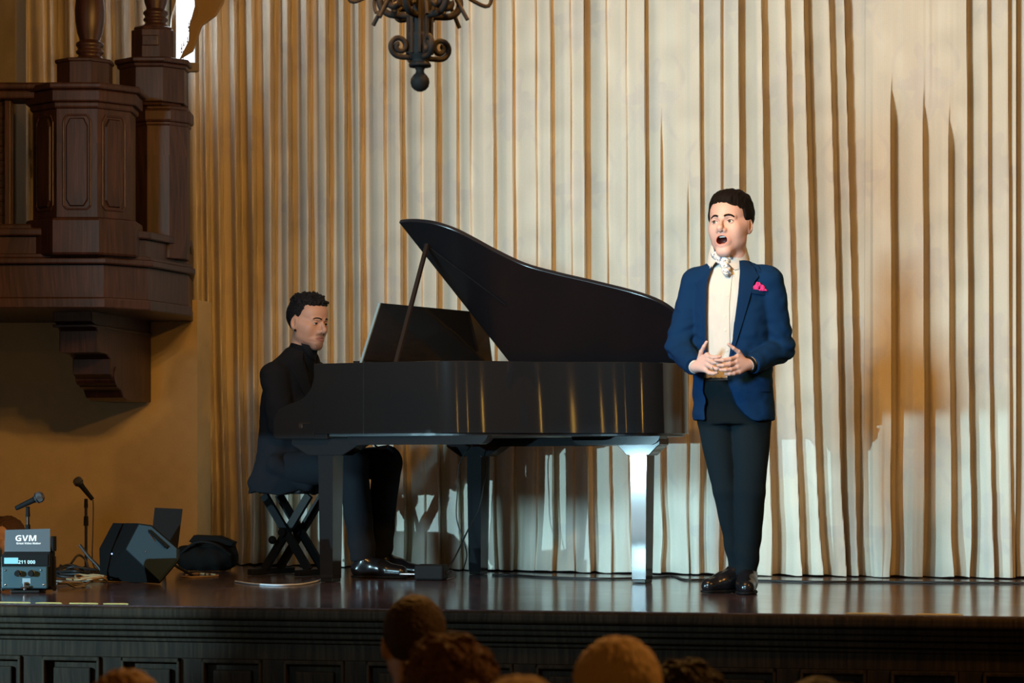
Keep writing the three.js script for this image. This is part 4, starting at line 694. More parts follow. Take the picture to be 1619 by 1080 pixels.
// ---- the singer
{
  const D = 12.0, p0 = at(1165, 0, D), K = D / FOCAL, feet = 937;
  const S = thing('person', 'singing person in a blue blazer, white shirt and dark trousers with hands held together', 'person', [p0.x, 0, p0.z]);
  const X = (px) => (px - 1165) * K, Y = (py) => EYE + (HORIZON - py) * K, q = (px, py, z) => [X(px), Y(py), z];
  const yaw = -0.36, skin = [0.62, 0.40, 0.355];
  // head and body, one skin surface
  const hf = headField({ open: 0.021, skin, lip: [0.56, 0.27, 0.24], lidOpen: 0.0054 }), hm = mat4([X(1152.5), Y(357), 0.03], -0.44, -0.09, 0.03, 1.13);
  const head = nets(hf, HEAD_LO, HEAD_HI, 0.0022, hf.color).applyMatrix4(hm);
  const shL = [X(1102), Y(447), -0.055], shR = [X(1212), Y(446), 0.05], elL = [X(1074), Y(548), -0.02], elR = [X(1234), Y(551), 0.03], wrL = [X(1095), Y(583), 0.185], wrR = [X(1178), Y(579), 0.205];
  const torsoKeys = [[Y(665), X(1160), 0, 0.188, 0.142], [Y(610), X(1159), 0, 0.182, 0.138], [Y(560), X(1157), 0.0, 0.176, 0.132], [Y(500), X(1155), 0.0, 0.182, 0.132], [Y(465), X(1155), 0, 0.186, 0.126], [Y(440), X(1155), -0.004, 0.172, 0.112], [Y(424), X(1154), -0.01, 0.128, 0.096], [Y(412), X(1154), -0.012, 0.082, 0.078], [Y(404), X(1154), -0.012, 0.068, 0.068]];
  const ins = (keys, d) => keys.map(([y, a, b, r, s]) => [y, a, b, r - d, s - d]);
  const hipL = [X(1133), Y(640), -0.03], hipR = [X(1190), Y(640), 0.03], knL = [X(1147), Y(775), 0.035], knR = [X(1184), Y(778), 0.075], anL = [X(1168), Y(893), -0.03], anR = [X(1180), Y(898), 0.06];
  const bodyF = uni([loft(ins(torsoKeys, 0.036), yaw), cap(shL, elL, 0.04, 0.034), cap(elL, wrL, 0.034, 0.024), cap(shR, elR, 0.04, 0.034), cap(elR, wrR, 0.034, 0.024), cap(hipL, knL, 0.06, 0.045), cap(knL, anL, 0.042, 0.03), cap(hipR, knR, 0.06, 0.045), cap(knR, anR, 0.042, 0.03), cap([X(1154), Y(395), -0.01], [X(1155), Y(430), -0.015], 0.06, 0.06)], 0.02);
  const bodyG = nets(bodyF, [-0.36, 0.06, -0.2], [0.30, 1.62, 0.28], 0.012, () => skin);
  const handL = handGeo(wrL, [q(1112, 565, 0.235), q(1114, 572, 0.243), q(1113, 580, 0.243), q(1109, 588, 0.236)], [
    [q(1100, 573, 0.205), q(1103, 560, 0.222), q(1107, 552, 0.235), q(1111, 545, 0.243)],
    [q(1111, 566, 0.235), q(1119, 569, 0.262), q(1126, 569, 0.272), q(1131, 568, 0.272)],
    [q(1113, 573, 0.243), q(1120, 577, 0.270), q(1127, 578, 0.278), q(1132, 577, 0.276)],
    [q(1112, 580, 0.243), q(1119, 585, 0.268), q(1126, 587, 0.276), q(1131, 586, 0.276)],
    [q(1109, 588, 0.236), q(1115, 593, 0.256), q(1121, 594, 0.266), q(1126, 593, 0.268)]], skin);
  const handR = handGeo(wrR, [q(1158, 568, 0.252), q(1156, 576, 0.260), q(1158, 584, 0.258), q(1161, 591, 0.250)], [
    [q(1167, 569, 0.228), q(1160, 560, 0.252), q(1152, 555, 0.266), q(1144, 549, 0.272)],
    [q(1157, 569, 0.252), q(1146, 572, 0.284), q(1135, 574, 0.297), q(1123, 574, 0.297)],
    [q(1155, 577, 0.260), q(1145, 580, 0.288), q(1135, 582, 0.300), q(1127, 582, 0.300)],
    [q(1157, 585, 0.258), q(1147, 588, 0.284), q(1139, 589, 0.296), q(1131, 589, 0.296)],
    [q(1160, 591, 0.250), q(1152, 594, 0.272), q(1145, 595, 0.282), q(1139, 595, 0.284)]], skin);
  part('body', bodyOf([head, bodyG, handL, handR]), skinMat(), S, 'fair skin of face and hands');
  eyes(S, hf, hm, lin(0.030, 0.014, 0.008), -0.001, 0.0054, 0); brows(S, hm, lin(0.012, 0.007, 0.006), 0.001, 0.0042);
  part('upper_teeth', box(-0.0125, 0.0125, 0, 0.006, -0.003, 0.003, 0.002).translate(0, hf.mouth.my + hf.mouth.mh - 0.0062, 0.079).applyMatrix4(hm), std(lin(0.72, 0.68, 0.62), 0.3), S);
  part('tongue', new THREE.SphereGeometry(0.012, 14, 10).scale(1.1, 0.45, 1).translate(0, hf.mouth.my - hf.mouth.mh + 0.003, 0.066).applyMatrix4(hm), std(lin(0.42, 0.12, 0.11), 0.4), S);
  const hairF = (() => { const top = uni([ell([0, 0.032, -0.018], [0.0800, 0.095, 0.103]), ell([0, 0.050, -0.020], [0.083, 0.083, 0.101]), ell([0.002, 0.098, 0.028], [0.058, 0.034, 0.052]), ell([0.012, 0.100, -0.02], [0.062, 0.034, 0.07])], 0.03); const line = [[-0.2, -0.085], [-0.085, -0.08], [-0.05, -0.035], [-0.03, 0.004], [-0.014, 0.028], [0.004, 0.002], [0.018, -0.002], [0.028, 0.020], [0.038, 0.056], [0.058, 0.074], [0.2, 0.082]]; return (x, y, z) => smax(top(x, y, z) + 0.0026 * noise3(x * 210 + z * 30, y * 34, z * 34) + 0.003 * noise3(x * 70, y * 22, z * 22), table(line, z) - 0.016 * smooth(0.0, 0.05, x) * smooth(0.035, 0.06, z) - y + 0.004 * noise3(x * 160, 1, z * 160), 0.005); })();
  part('hair', nets(hairF, [-0.105, -0.10, -0.14], [0.105, 0.155, 0.11], 0.0023).applyMatrix4(hm), hairMat(lin(0.0055, 0.0038, 0.0036), 0.8), S, 'short dark brown hair combed up');
  // trousers
  const trouser = uni([loft([[Y(672), X(1160), 0, 0.158, 0.118], [Y(620), X(1159), 0, 0.156, 0.118], [Y(590), X(1157), 0, 0.150, 0.112]], yaw), cap([X(1134), Y(665), -0.02], knL, 0.088, 0.060), cap(knL, [X(1168), Y(897), -0.02], 0.060, 0.043), cap([X(1187), Y(665), 0.03], knR, 0.090, 0.067), cap(knR, [X(1179), Y(901), 0.05], 0.067, 0.050)], 0.012);
  const trF = (x, y, z) => smax(trouser(x, y, z) + 0.0035 * noise3(x * 18, y * 11, z * 18) + 0.003 * Math.sin(y * 60 + x * 25) * smooth(0.4, 0.1, y), 0.075 - y, 0.008);
  part('trousers', nets(trF, [-0.25, 0.05, -0.2], [0.22, 1.02, 0.22], 0.0085), std(lin(0.0035, 0.0085, 0.0125), 0.9, { bumpMap: weaveTex, bumpScale: 0.0006 }), S, 'dark teal trousers');
  part('belt', nets((x, y, z) => Math.max(loft(ins(torsoKeys, 0.019), yaw)(x, y, z), Math.abs(y - Y(598)) - 0.017), [-0.22, Y(598) - 0.04, -0.2], [0.2, Y(598) + 0.04, 0.2], 0.008), std(lin(0.012, 0.009, 0.008), 0.4), S);
  // shirt and blazer
  const shirtF0 = loft(ins(torsoKeys, 0.017), yaw), shirtF = (x, y, z) => Math.max(shirtF0(x, y, z) + 0.0028 * noise3(x * 34, y * 12, z * 20) + 0.0015 * noise3(x * 80, y * 30, 3), Y(600) - y);
  const shirtM = std(lin(0.60, 0.585, 0.56), 0.85, { bumpMap: weaveTex, bumpScale: 0.0004 });
  const shirt = part('shirt', nets(shirtF, [-0.25, 0.9, -0.2], [0.2, 1.56, 0.2], 0.0085), shirtM, S, 'white dress shirt');
  const leftE = [[Y(667), X(1113)], [Y(620), X(1112)], [Y(560), X(1113)], [Y(490), X(1112)], [Y(450), X(1116)], [Y(425), X(1123)], [Y(405), X(1131)]], rightE = [[Y(667), X(1188)], [Y(656), X(1172)], [Y(640), X(1159)], [Y(612), X(1148)], [Y(590), X(1147)], [Y(560), X(1151)], [Y(520), X(1157)], [Y(470), X(1164)], [Y(430), X(1170)], [Y(400), X(1170)]];
  const sleeve = (a, b, c, ra) => uni([cap(a, b, ra, 0.060), cap(b, c, 0.059, 0.045)], 0.02);
  const slL = sleeve(shL, elL, [X(1092), Y(580), 0.172], 0.070), slR = sleeve(shR, elR, [X(1184), Y(578), 0.186], 0.072);
  const torsoF = uni([loft(torsoKeys, yaw, 0.006), cap([X(1112), Y(440), -0.045], [X(1200), Y(439), 0.035], 0.056, 0.058)], 0.03);
  const cutL = wristCut([X(1092), Y(580), 0.172], elL), cutR = wristCut([X(1184), Y(578), 0.186], elR);
  function wristCut(w, e) { const n = V3(w[0] - e[0], w[1] - e[1], w[2] - e[2]).normalize(); return (x, y, z) => (x - w[0]) * n.x + (y - w[1]) * n.y + (z - w[2]) * n.z - 0.012; }
  const near = (x, y, z, p, r) => Math.exp(-((x - p[0]) ** 2 + (y - p[1]) ** 2 + (z - p[2]) ** 2) / (r * r));
  const creases = (x, y, z) => 0.0046 * noise3(x * 14, y * 20, z * 14) + 0.0026 * noise3(x * 34, y * 40, z * 30) + (0.0055 * Math.sin((y * 0.9 - x * 0.5 + z * 0.3) * 120 + 3 * noise3(x * 12, y * 12, z * 12))) * near(x, y, z, elL, 0.10) + (0.0055 * Math.sin((y * 0.9 + x * 0.5 + z * 0.3) * 120 + 3 * noise3(x * 12, y * 12, z * 12))) * near(x, y, z, elR, 0.10) + 0.003 * Math.sin((x * 0.8 + y * 0.5) * 95) * near(x, y, z, [X(1150), Y(620), 0.13], 0.12);
  const jackF = (x, y, z) => {
    let t = torsoF(x, y, z);
    const gap = Math.max(table(leftE, y) - x, x - table(rightE, y), 0.0 - z, Y(690) - y); t = smax(t, -gap, 0.006);
    const a = smax(slL(x, y, z), cutL(x, y, z), 0.006), b = smax(slR(x, y, z), cutR(x, y, z), 0.006);
    return smin(smin(t, a, 0.014), b, 0.014) + creases(x, y, z);
  };
  const blue = std(lin(0.0024, 0.026, 0.088), 0.92, { bumpMap: weaveTex, bumpScale: 0.0009 });
  const jk = part('blazer', nets(jackF, [-0.37, 0.72, -0.2], [0.31, 1.56, 0.26], 0.0068), blue, S, 'open royal blue blazer');
  const P = (l) => l.map(([x, y]) => [X(x), Y(y)]);
  const lapel = std(lin(0.0022, 0.023, 0.080), 0.9, { bumpMap: weaveTex, bumpScale: 0.0009 });
  part('lapel', patch(P([[1124, 422], [1110, 440], [1098, 450], [1104, 456], [1108, 500], [1112, 560]]), P([[1130, 408], [1119, 438], [1116, 448], [1115, 456], [1114, 500], [1114.5, 560]]), torsoF, 0.003, 0.005), lapel, jk);
  part('lapel', patch(P([[1166, 402], [1167, 430], [1165, 448], [1163, 470], [1157, 515], [1152, 562]]), P([[1184, 404], [1192, 432], [1196, 440], [1188, 450], [1172, 505], [1154, 562]]), torsoF, 0.003, 0.006), lapel, jk);
  part('collar', patch(P([[1175, 398], [1178, 405], [1186, 418], [1196, 433]]), P([[1188, 410], [1192, 417], [1198, 426], [1201, 434]]), torsoF, 0.004, 0.006), lapel, jk);
  part('pocket_welt', patch(P([[1184, 460], [1184, 467]]), P([[1207, 463], [1207, 470]]), torsoF, 0.002, 0.004, 10, 3), lapel, jk);
  part('pocket_flap', patch(P([[1176, 606], [1176, 622]]), P([[1216, 604], [1216, 620]]), torsoF, 0.002, 0.004, 12, 4), lapel, jk);
  for (const [c, w, e] of [[cutL, wrL, 0], [cutR, wrR, 1]]) for (let k = 0; k < 3; k++) part('cuff_button', new THREE.SphereGeometry(0.0055, 10, 8).translate(e ? X(1192 + k * 5) : X(1080 - k * 3), e ? Y(592 - k * 2) : Y(588 - k * 5), e ? 0.175 - k * 0.012 : 0.15 - k * 0.016), M.plastic, jk);
  const pink = std(lin(0.62, 0.045, 0.22), 0.8);
  part('pocket_square', nets((() => { const f = uni([ell([X(1190), Y(458), 0], [0.014, 0.013, 0.011]), ell([X(1195), Y(453), 0.002], [0.013, 0.014, 0.011]), ell([X(1201), Y(457), 0.001], [0.013, 0.011, 0.010]), cap([X(1187), Y(461), 0], [X(1206), Y(463), 0], 0.007)], 0.006); let zf = 0.4; while (torsoF(X(1196), Y(458), zf) > 0.004) zf -= 0.002; return (x, y, z) => Math.max(f(x, y, z - zf) + 0.004 * noise3(x * 140, y * 140, z * 140), y > Y(463.5) ? -1 : 0.01); })(), [X(1180), Y(470), 0], [X(1213), Y(443), 0.3], 0.003), pink, S, 'bright pink pocket square');
  // shirt details
  part('placket', patch(P([[1146, 436], [1141, 480], [1143, 530], [1148, 592]]), P([[1155, 434], [1150, 480], [1150, 530], [1153, 592]]), shirtF, 0.001, 0.003, 5, 20), shirtM, shirt);
  for (const [x, y] of [[1147, 470], [1143, 502], [1143.5, 524], [1146, 556]]) { let z = 0.3; while (shirtF(X(x), Y(y), z) > 0.005) z -= 0.001; part('shirt_button', new THREE.CylinderGeometry(0.0048, 0.0048, 0.003, 14).rotateX(Math.PI / 2).translate(X(x), Y(y), z + 0.001), M.ivory, shirt); }
  for (const sg of [-1, 1]) {                                            // the two wings of the collar folded over the neck
    const n = 18, Pp = [], I = [], cx = X(1151), cz = -0.004, fw = -0.42;
    for (const o of [0.0035, 0]) for (let i = 0; i <= n; i++) {
      const t = i / n, a = fw + sg * lerp(0.20, 2.95, t), top = lerp(Y(411), Y(387), smooth(0, 0.28, t)), bot = t < 0.16 ? lerp(Y(414), Y(429), t / 0.16) : lerp(Y(429), Y(409), smooth(0.16, 0.7, t));
      for (let j = 0; j <= 4; j++) { const k = j / 4, r = lerp(0.0735, 0.094, Math.pow(k, 0.8)) + o; Pp.push(cx + Math.sin(a) * r, lerp(top, bot, k), cz + Math.cos(a) * r); }
    }
    const w = 5, h = (n + 1) * w;
    for (let i = 0; i < n; i++) for (let j = 0; j < 4; j++) { const a = i * w + j; I.push(a, a + 1, a + w + 1, a, a + w + 1, a + w, h + a, h + a + w + 1, h + a + 1, h + a, h + a + w, h + a + w + 1); }
    for (let i = 0; i < n; i++) { const a = i * w, b = a + 4; I.push(a, a + w, h + a + w, a, h + a + w, h + a, b, h + b, h + b + w, b, h + b + w, b + w); }
    for (let j = 0; j < 4; j++) I.push(j, h + j, h + j + 1, j, h + j + 1, j + 1);
    const g = new THREE.BufferGeometry(); g.setAttribute('position', new THREE.Float32BufferAttribute(Pp, 3)); g.setAttribute('uv', new THREE.Float32BufferAttribute(new Float32Array(Pp.length / 3 * 2), 2)); g.setIndex(I);
    part('collar_leaf', toCreasedNormals(g, 0.9), shirtM, shirt);
  }
  const collarBand = nets((x, y, z) => Math.max(Math.abs(cap([X(1155), Y(420), -0.02], [X(1152), Y(392), -0.008], 0.077, 0.072)(x, y, z)) - 0.004, y - Y(396) - (x - X(1152)) * 0.35, Y(425) - y), [-0.16, 1.40, -0.15], [0.1, 1.62, 0.12], 0.006);
  part('collar_band', collarBand, shirtM, shirt);
  const scarfTex = tex(128, 128, (u, v) => { const a = Math.abs(tnoise(u, v, 7, 3)) < 0.09 || Math.hypot((u * 5) % 1 - 0.5, (v * 5) % 1 - 0.5) < 0.16; return a ? [128, 138, 160] : [232, 230, 228]; }, true, [9, 9]);
  const scarfM = std(0xffffff, 0.7, { map: scarfTex });
  const knot = uni([ell([X(1142), Y(413), 0.076], [0.030, 0.020, 0.020]), cap([X(1128), Y(405), 0.056], [X(1141), Y(414), 0.078], 0.017, 0.019), cap([X(1166), Y(400), 0.052], [X(1146), Y(412), 0.078], 0.017, 0.019), cap([X(1143), Y(418), 0.084], [X(1146), Y(433), 0.104], 0.019, 0.021)], 0.012);
  part('cravat', nets((x, y, z) => knot(x, y, z) + 0.0028 * Math.sin((x * 0.8 + y) * 260), [X(1118), Y(446), 0.02], [X(1174), Y(394), 0.14], 0.0034), scarfM, S, 'white patterned neck scarf');
  part('cravat_lining', patch(P([[1139, 428], [1145, 440]]), P([[1152, 428], [1149, 441]]), shirtF, 0.006, 0.012, 4, 6), std(lin(0.06, 0.012, 0.03), 0.7), S);
  for (const [w, n, r] of [[wrL, elL, 0.028], [wrR, elR, 0.028]]) { const d = V3(w[0] - n[0], w[1] - n[1], w[2] - n[2]).normalize(), b = V3(...w).addScaledVector(d, -0.020), c = V3(...w).addScaledVector(d, 0.004); part('shirt_cuff', rod(b, c, r + 0.004, r + 0.001, 20), shirtM, shirt); }
  { const t = new THREE.TorusGeometry(0.0105, 0.0022, 8, 20); t.rotateY(1.2).rotateZ(0.3).translate(...q(1121, 586.5, 0.271)); part('ring', t, M.chrome, S, 'silver ring'); }
  { const d = V3(wrR[0] - elR[0], wrR[1] - elR[1], wrR[2] - elR[2]).normalize(); part('wristband', new THREE.TorusGeometry(0.032, 0.006, 8, 24).applyQuaternion(new THREE.Quaternion().setFromUnitVectors(V3(0, 0, 1), d)).translate(wrR[0], wrR[1], wrR[2]), M.rubber, S, 'dark wristband'); }
  // shoes
  const shoe = (heel, toe, name) => {
    const h = V3(...heel), t = V3(...toe), dir = t.clone().sub(h).normalize(), L = t.distanceTo(h), pt = (k, y, side = 0) => [h.x + dir.x * L * k - dir.z * side, y, h.z + dir.z * L * k + dir.x * side];
    const up = uni([cap(pt(0.10, 0.05), pt(0.2, 0.085), 0.042, 0.044), cap(pt(0.12, 0.04), pt(0.5, 0.05), 0.040, 0.042), cap(pt(0.5, 0.045), pt(0.85, 0.034), 0.044, 0.033), cap(pt(0.2, 0.08), pt(0.55, 0.052), 0.042, 0.036), cap(pt(0.62, 0.035, 0.012), pt(0.88, 0.03, 0.004), 0.036, 0.026)], 0.02);
    const lo = [Math.min(h.x, t.x) - 0.09, -0.01, Math.min(h.z, t.z) - 0.09], hi = [Math.max(h.x, t.x) + 0.09, 0.16, Math.max(h.z, t.z) + 0.09];
    const s = part('shoe', nets((x, y, z) => Math.max(up(x, y, z), 0.012 - y, y - 0.12), lo, hi, 0.0055), std(lin(0.008, 0.008, 0.010), 0.22), name, 'polished black leather shoe');
    part('sole', nets((x, y, z) => Math.max(up(x, Math.max(y, 0.03), z) - 0.003, y - 0.014, 0.0015 - y), lo, [hi[0], 0.03, hi[2]], 0.0055), M.rubber, s);
    const laces = []; for (let k = 0; k < 4; k++) { const c = pt(0.36 + k * 0.07, 0.096 - k * 0.008), o = 0.014; laces.push(rod([c[0] + dir.z * o, c[1] - 0.004, c[2] - dir.x * o], [c[0] - dir.z * o, c[1] - 0.004, c[2] + dir.x * o], 0.0026, 0.0026, 6)); }
    part('laces', laces, M.rubber, s).userData.kind = 'stuff';
    return s;
  };
  globalThis.makeShoe = shoe;
  shoe([X(1176), 0, -0.045], [X(1111), 0, 0.07], S); shoe([X(1181), 0, 0.0], [X(1174), 0, 0.235], S);
}
// ---- the pianist
{
  const D = 13.98, p0 = at(460, 0, D), K = D / FOCAL;
  const S = thing('person', 'seated person in a black suit playing the piano', 'person', [p0.x, 0, p0.z]);
  const X = (px) => (px - 460) * K, Y = (py) => EYE + (HORIZON - py) * K;
  const F = V3(0.857, 0, 0.515), R = V3(-0.515, 0, 0.857), skin = [0.47, 0.26, 0.19];
  const pos = (f, y, r) => [F.x * f + R.x * r, y, F.z * f + R.z * r];
  const hf = headField({ skin, lip: [0.30, 0.13, 0.11], beard: [0.03, 0.018, 0.015], lidOpen: 0.0034, lidShift: -0.002, wide: 1.02 }), hm = mat4([X(489), Y(511), 0.06], 0.86, 0.10, -0.02, 1.13);
  const head = nets(hf, HEAD_LO, HEAD_HI, 0.0022, hf.color).applyMatrix4(hm);
  const yaw = Math.atan2(F.x, F.z), base = pos(0.0, 0, 0.0);
  const tk = (d) => [[0.38, -0.04, -0.01, 0.20, 0.185], [0.50, -0.03, -0.015, 0.195, 0.175], [0.60, -0.02, -0.012, 0.185, 0.150], [0.75, -0.012, -0.006, 0.185, 0.138], [0.90, 0.0, 0.0, 0.195, 0.135], [1.02, 0.018, 0.01, 0.195, 0.122], [1.10, 0.034, 0.02, 0.165, 0.102], [1.15, 0.046, 0.028, 0.115, 0.085], [1.19, 0.054, 0.034, 0.075, 0.07]].map(([y, a, b, r, s]) => [y, a, b, r - d, s - d]);
  function p3(f, y, r) { return pos(f, y, r); }
  const shN = [R.x * 0.178 + 0.02, 1.035, R.z * 0.178 + 0.01], shF = [-R.x * 0.178 + 0.02, 1.05, -R.z * 0.178 + 0.01];
  const elN = [-0.035, 0.775, 0.215], elF = [0.24, 0.79, -0.16], wrN = [0.205, 0.825, 0.335], wrF = [0.43, 0.825, -0.02];
  const hipN = pos(0.0, 0.55, 0.10), hipF = pos(0.02, 0.55, -0.10), knN = pos(0.47, 0.575, 0.115), knF = pos(0.52, 0.59, -0.12), anN = pos(0.52, 0.10, 0.10), anF = pos(0.49, 0.13, -0.10);
  const bodyF = uni([loft(tk(0.045).filter((k) => k[0] >= 0.5), yaw), cap(shN, elN, 0.04, 0.034), cap(elN, wrN, 0.034, 0.025), cap(shF, elF, 0.04, 0.034), cap(elF, wrF, 0.034, 0.025), cap(hipN, knN, 0.06, 0.045), cap(knN, anN, 0.042, 0.03), cap(hipF, knF, 0.06, 0.045), cap(knF, anF, 0.042, 0.03), cap([0.05, 1.12, 0.03], [X(482), Y(535), 0.05], 0.062, 0.06)], 0.02);
  const bodyG = nets(bodyF, [-0.35, 0.05, -0.36], [0.62, 1.34, 0.50], 0.012, () => skin);
  const pianoHand = (w, flip) => { const f = (a, y, r) => [w[0] + F.x * a + R.x * r * flip, w[1] + y, w[2] + F.z * a + R.z * r * flip]; return handGeo(w, [f(0.075, 0.01, -0.03), f(0.082, 0.014, -0.01), f(0.08, 0.012, 0.012), f(0.072, 0.006, 0.03)], [[f(0.03, 0, -0.03), f(0.055, -0.005, -0.052), f(0.08, -0.012, -0.06)], [f(0.075, 0.01, -0.03), f(0.11, 0.012, -0.034), f(0.128, -0.01, -0.036)], [f(0.082, 0.014, -0.01), f(0.12, 0.014, -0.012), f(0.138, -0.01, -0.012)], [f(0.08, 0.012, 0.012), f(0.114, 0.012, 0.014), f(0.130, -0.01, 0.015)], [f(0.072, 0.006, 0.03), f(0.10, 0.006, 0.036), f(0.114, -0.01, 0.038)]], skin); };
  part('body', bodyOf([head, bodyG, pianoHand(wrN, 1), pianoHand(wrF, -1)]), skinMat(), S, 'brown skin of face and hands');
  eyes(S, hf, hm, lin(0.015, 0.008, 0.006), 0, 0.0034, -0.002); brows(S, hm, lin(0.008, 0.006, 0.006), 0.001, 0.0032);
  const sides = ell([0, 0.033, -0.017], [0.0825, 0.0925, 0.1035]), line = [[-0.2, -0.075], [-0.09, -0.06], [-0.055, -0.03], [-0.03, 0.012], [-0.012, 0.034], [0.004, 0.022], [0.014, 0.024], [0.026, 0.046], [0.048, 0.073], [0.2, 0.08]];
  part('hair', nets((x, y, z) => { const top = smin(ell([0, 0.088, -0.012], [0.070, 0.050, 0.088])(x, y, z), ell([0, 0.098, 0.035], [0.054, 0.030, 0.050])(x, y, z), 0.02); const curls = 0.009 * noise3(x * 70, y * 70, z * 70) + 0.006 * noise3(x * 140, y * 140, z * 140); return smin(top + curls, smax(sides(x, y, z) + 0.0022 * noise3(x * 260, y * 260, z * 260), table(line, z) - y + 0.003 * noise3(x * 200, 3, z * 200), 0.003), 0.012); }, [-0.105, -0.10, -0.145], [0.105, 0.17, 0.11], 0.003).applyMatrix4(hm), hairMat(lin(0.008, 0.0075, 0.010), 0.7), S, 'short black curly hair, cropped at the sides');
  part('earring', new THREE.SphereGeometry(0.0055, 12, 8).translate(-0.085, -0.040, 0.004).applyMatrix4(hm), M.rubber, S, 'small black ear stud');
  // dark shirt
  const shirtF = uni([loft(tk(0.018), yaw), cap([0.055, 1.13, 0.035], [X(483), Y(548), 0.055], 0.078, 0.072)], 0.02);
  const topCut = (x, y, z) => y - (1.205 - 0.28 * ((x - 0.06) * F.x + (z - 0.04) * F.z));
  const sh = part('shirt', nets((x, y, z) => Math.max(shirtF(x, y, z), 0.7 - y, topCut(x, y, z)), [-0.3, 0.6, -0.3], [0.32, 1.3, 0.32], 0.0085), std(lin(0.005, 0.006, 0.009), 0.85), S, 'black shirt with closed collar');
  // suit jacket with tails over the bench
  const jackKeys = tk(0), sleeveN = uni([cap(shN, elN, 0.076, 0.062), cap(elN, wrN, 0.060, 0.044)], 0.02), sleeveF = uni([cap(shF, elF, 0.076, 0.062), cap(elF, wrF, 0.060, 0.044)], 0.02);
  const shoulder = cap([shN[0] * 0.75 + 0.01, 1.075, shN[2] * 0.75], [shF[0] * 0.75 + 0.01, 1.085, shF[2] * 0.75], 0.052);
  const skirt = (() => { const f = ell([-0.115, 0.50, -0.01], [0.135, 0.13, 0.20]); return f; })();
  const tail = uni([cap([-0.10, 0.60, 0.09], [-0.185, 0.485, 0.09], 0.05, 0.022), cap([-0.10, 0.60, -0.08], [-0.175, 0.485, -0.06], 0.05, 0.022), cap([-0.06, 0.58, 0.17], [0.10, 0.475, 0.185], 0.05, 0.03), cap([-0.185, 0.485, 0.09], [0.10, 0.475, 0.185], 0.02, 0.02)], 0.05);
  const tor = uni([loft(jackKeys, yaw, 0.02), shoulder, tail], 0.035);
  const jf = (x, y, z) => {
    const f = (x - 0.02) * F.x + (z - 0.01) * F.z, r = (x - 0.03) * R.x + (z - 0.02) * R.z;
    let t = tor(x, y, z); const vee = Math.max(Math.abs(r) - clamp((y - 0.86) * 0.22, 0, 0.07), -f + 0.02, 0.86 - y); t = smax(t, -vee, 0.006);
    t = smax(t, y - (1.215 - 0.30 * ((x - 0.05) * F.x + (z - 0.03) * F.z)), 0.008);
    t = smin(smin(t, sleeveN(x, y, z), 0.014), sleeveF(x, y, z), 0.014);
    t = smax(t, -(Math.hypot(x - wrN[0] - F.x * 0.05, y - wrN[1], z - wrN[2] - F.z * 0.05) - 0.055), 0.004); t = smax(t, -(Math.hypot(x - wrF[0] - F.x * 0.05, y - wrF[1], z - wrF[2] - F.z * 0.05) - 0.055), 0.004);
    return smax(t, 0.428 - y + 0.008 * Math.sin(x * 30), 0.008) + 0.0045 * noise3(x * 15, y * 18, z * 15) + 0.0022 * noise3(x * 34, y * 40, z * 30);
  };
  const suit = std(lin(0.0085, 0.0095, 0.0130), 0.92, { bumpMap: weaveTex, bumpScale: 0.0008 });
  const jk = part('suit_jacket', nets(jf, [-0.32, 0.39, -0.34], [0.56, 1.26, 0.44], 0.0078), suit, S, 'black suit jacket');
  part('lapel', patch([[0.035, 1.17], [0.00, 1.10], [0.035, 1.03], [0.09, 0.92]], [[0.075, 1.165], [0.072, 1.10], [0.095, 1.03], [0.125, 0.92]], tor, 0.003, 0.005, 7, 14), suit, jk);
  part('shirt_collar', patch([[0.062, 1.205], [0.09, 1.155], [0.115, 1.125]], [[0.105, 1.195], [0.125, 1.155], [0.135, 1.12]], shirtF, 0.003, 0.005, 6, 8), std(lin(0.007, 0.009, 0.014), 0.85), sh);
  // trousers and shoes
  const tr = uni([cap(hipN, knN, 0.094, 0.080), cap(knN, [anN[0], 0.12, anN[2]], 0.079, 0.066), cap(hipF, knF, 0.094, 0.080), cap(knF, [anF[0], 0.13, anF[2]], 0.078, 0.062), ell([0, 0.55, 0], [0.15, 0.085, 0.17])], 0.02);
  part('trousers', nets((x, y, z) => smax(tr(x, y, z) + 0.005 * noise3(x * 13, y * 13, z * 13) + 0.003 * Math.sin(y * 55 + z * 20) * smooth(0.35, 0.1, y), 0.085 - y, 0.008), [-0.22, 0.06, -0.32], [0.66, 0.70, 0.50], 0.0095), std(lin(0.0085, 0.0095, 0.0125), 0.9, { bumpMap: weaveTex, bumpScale: 0.0008 }), S, 'black suit trousers');
  makeShoe([anN[0] - 0.045, 0, anN[2] - 0.01], [anN[0] + 0.235, 0, anN[2] + 0.085], S); makeShoe([anF[0] - 0.02, 0, anF[2] - 0.02], [anF[0] + 0.22, 0, anF[2] + 0.09], S);
}
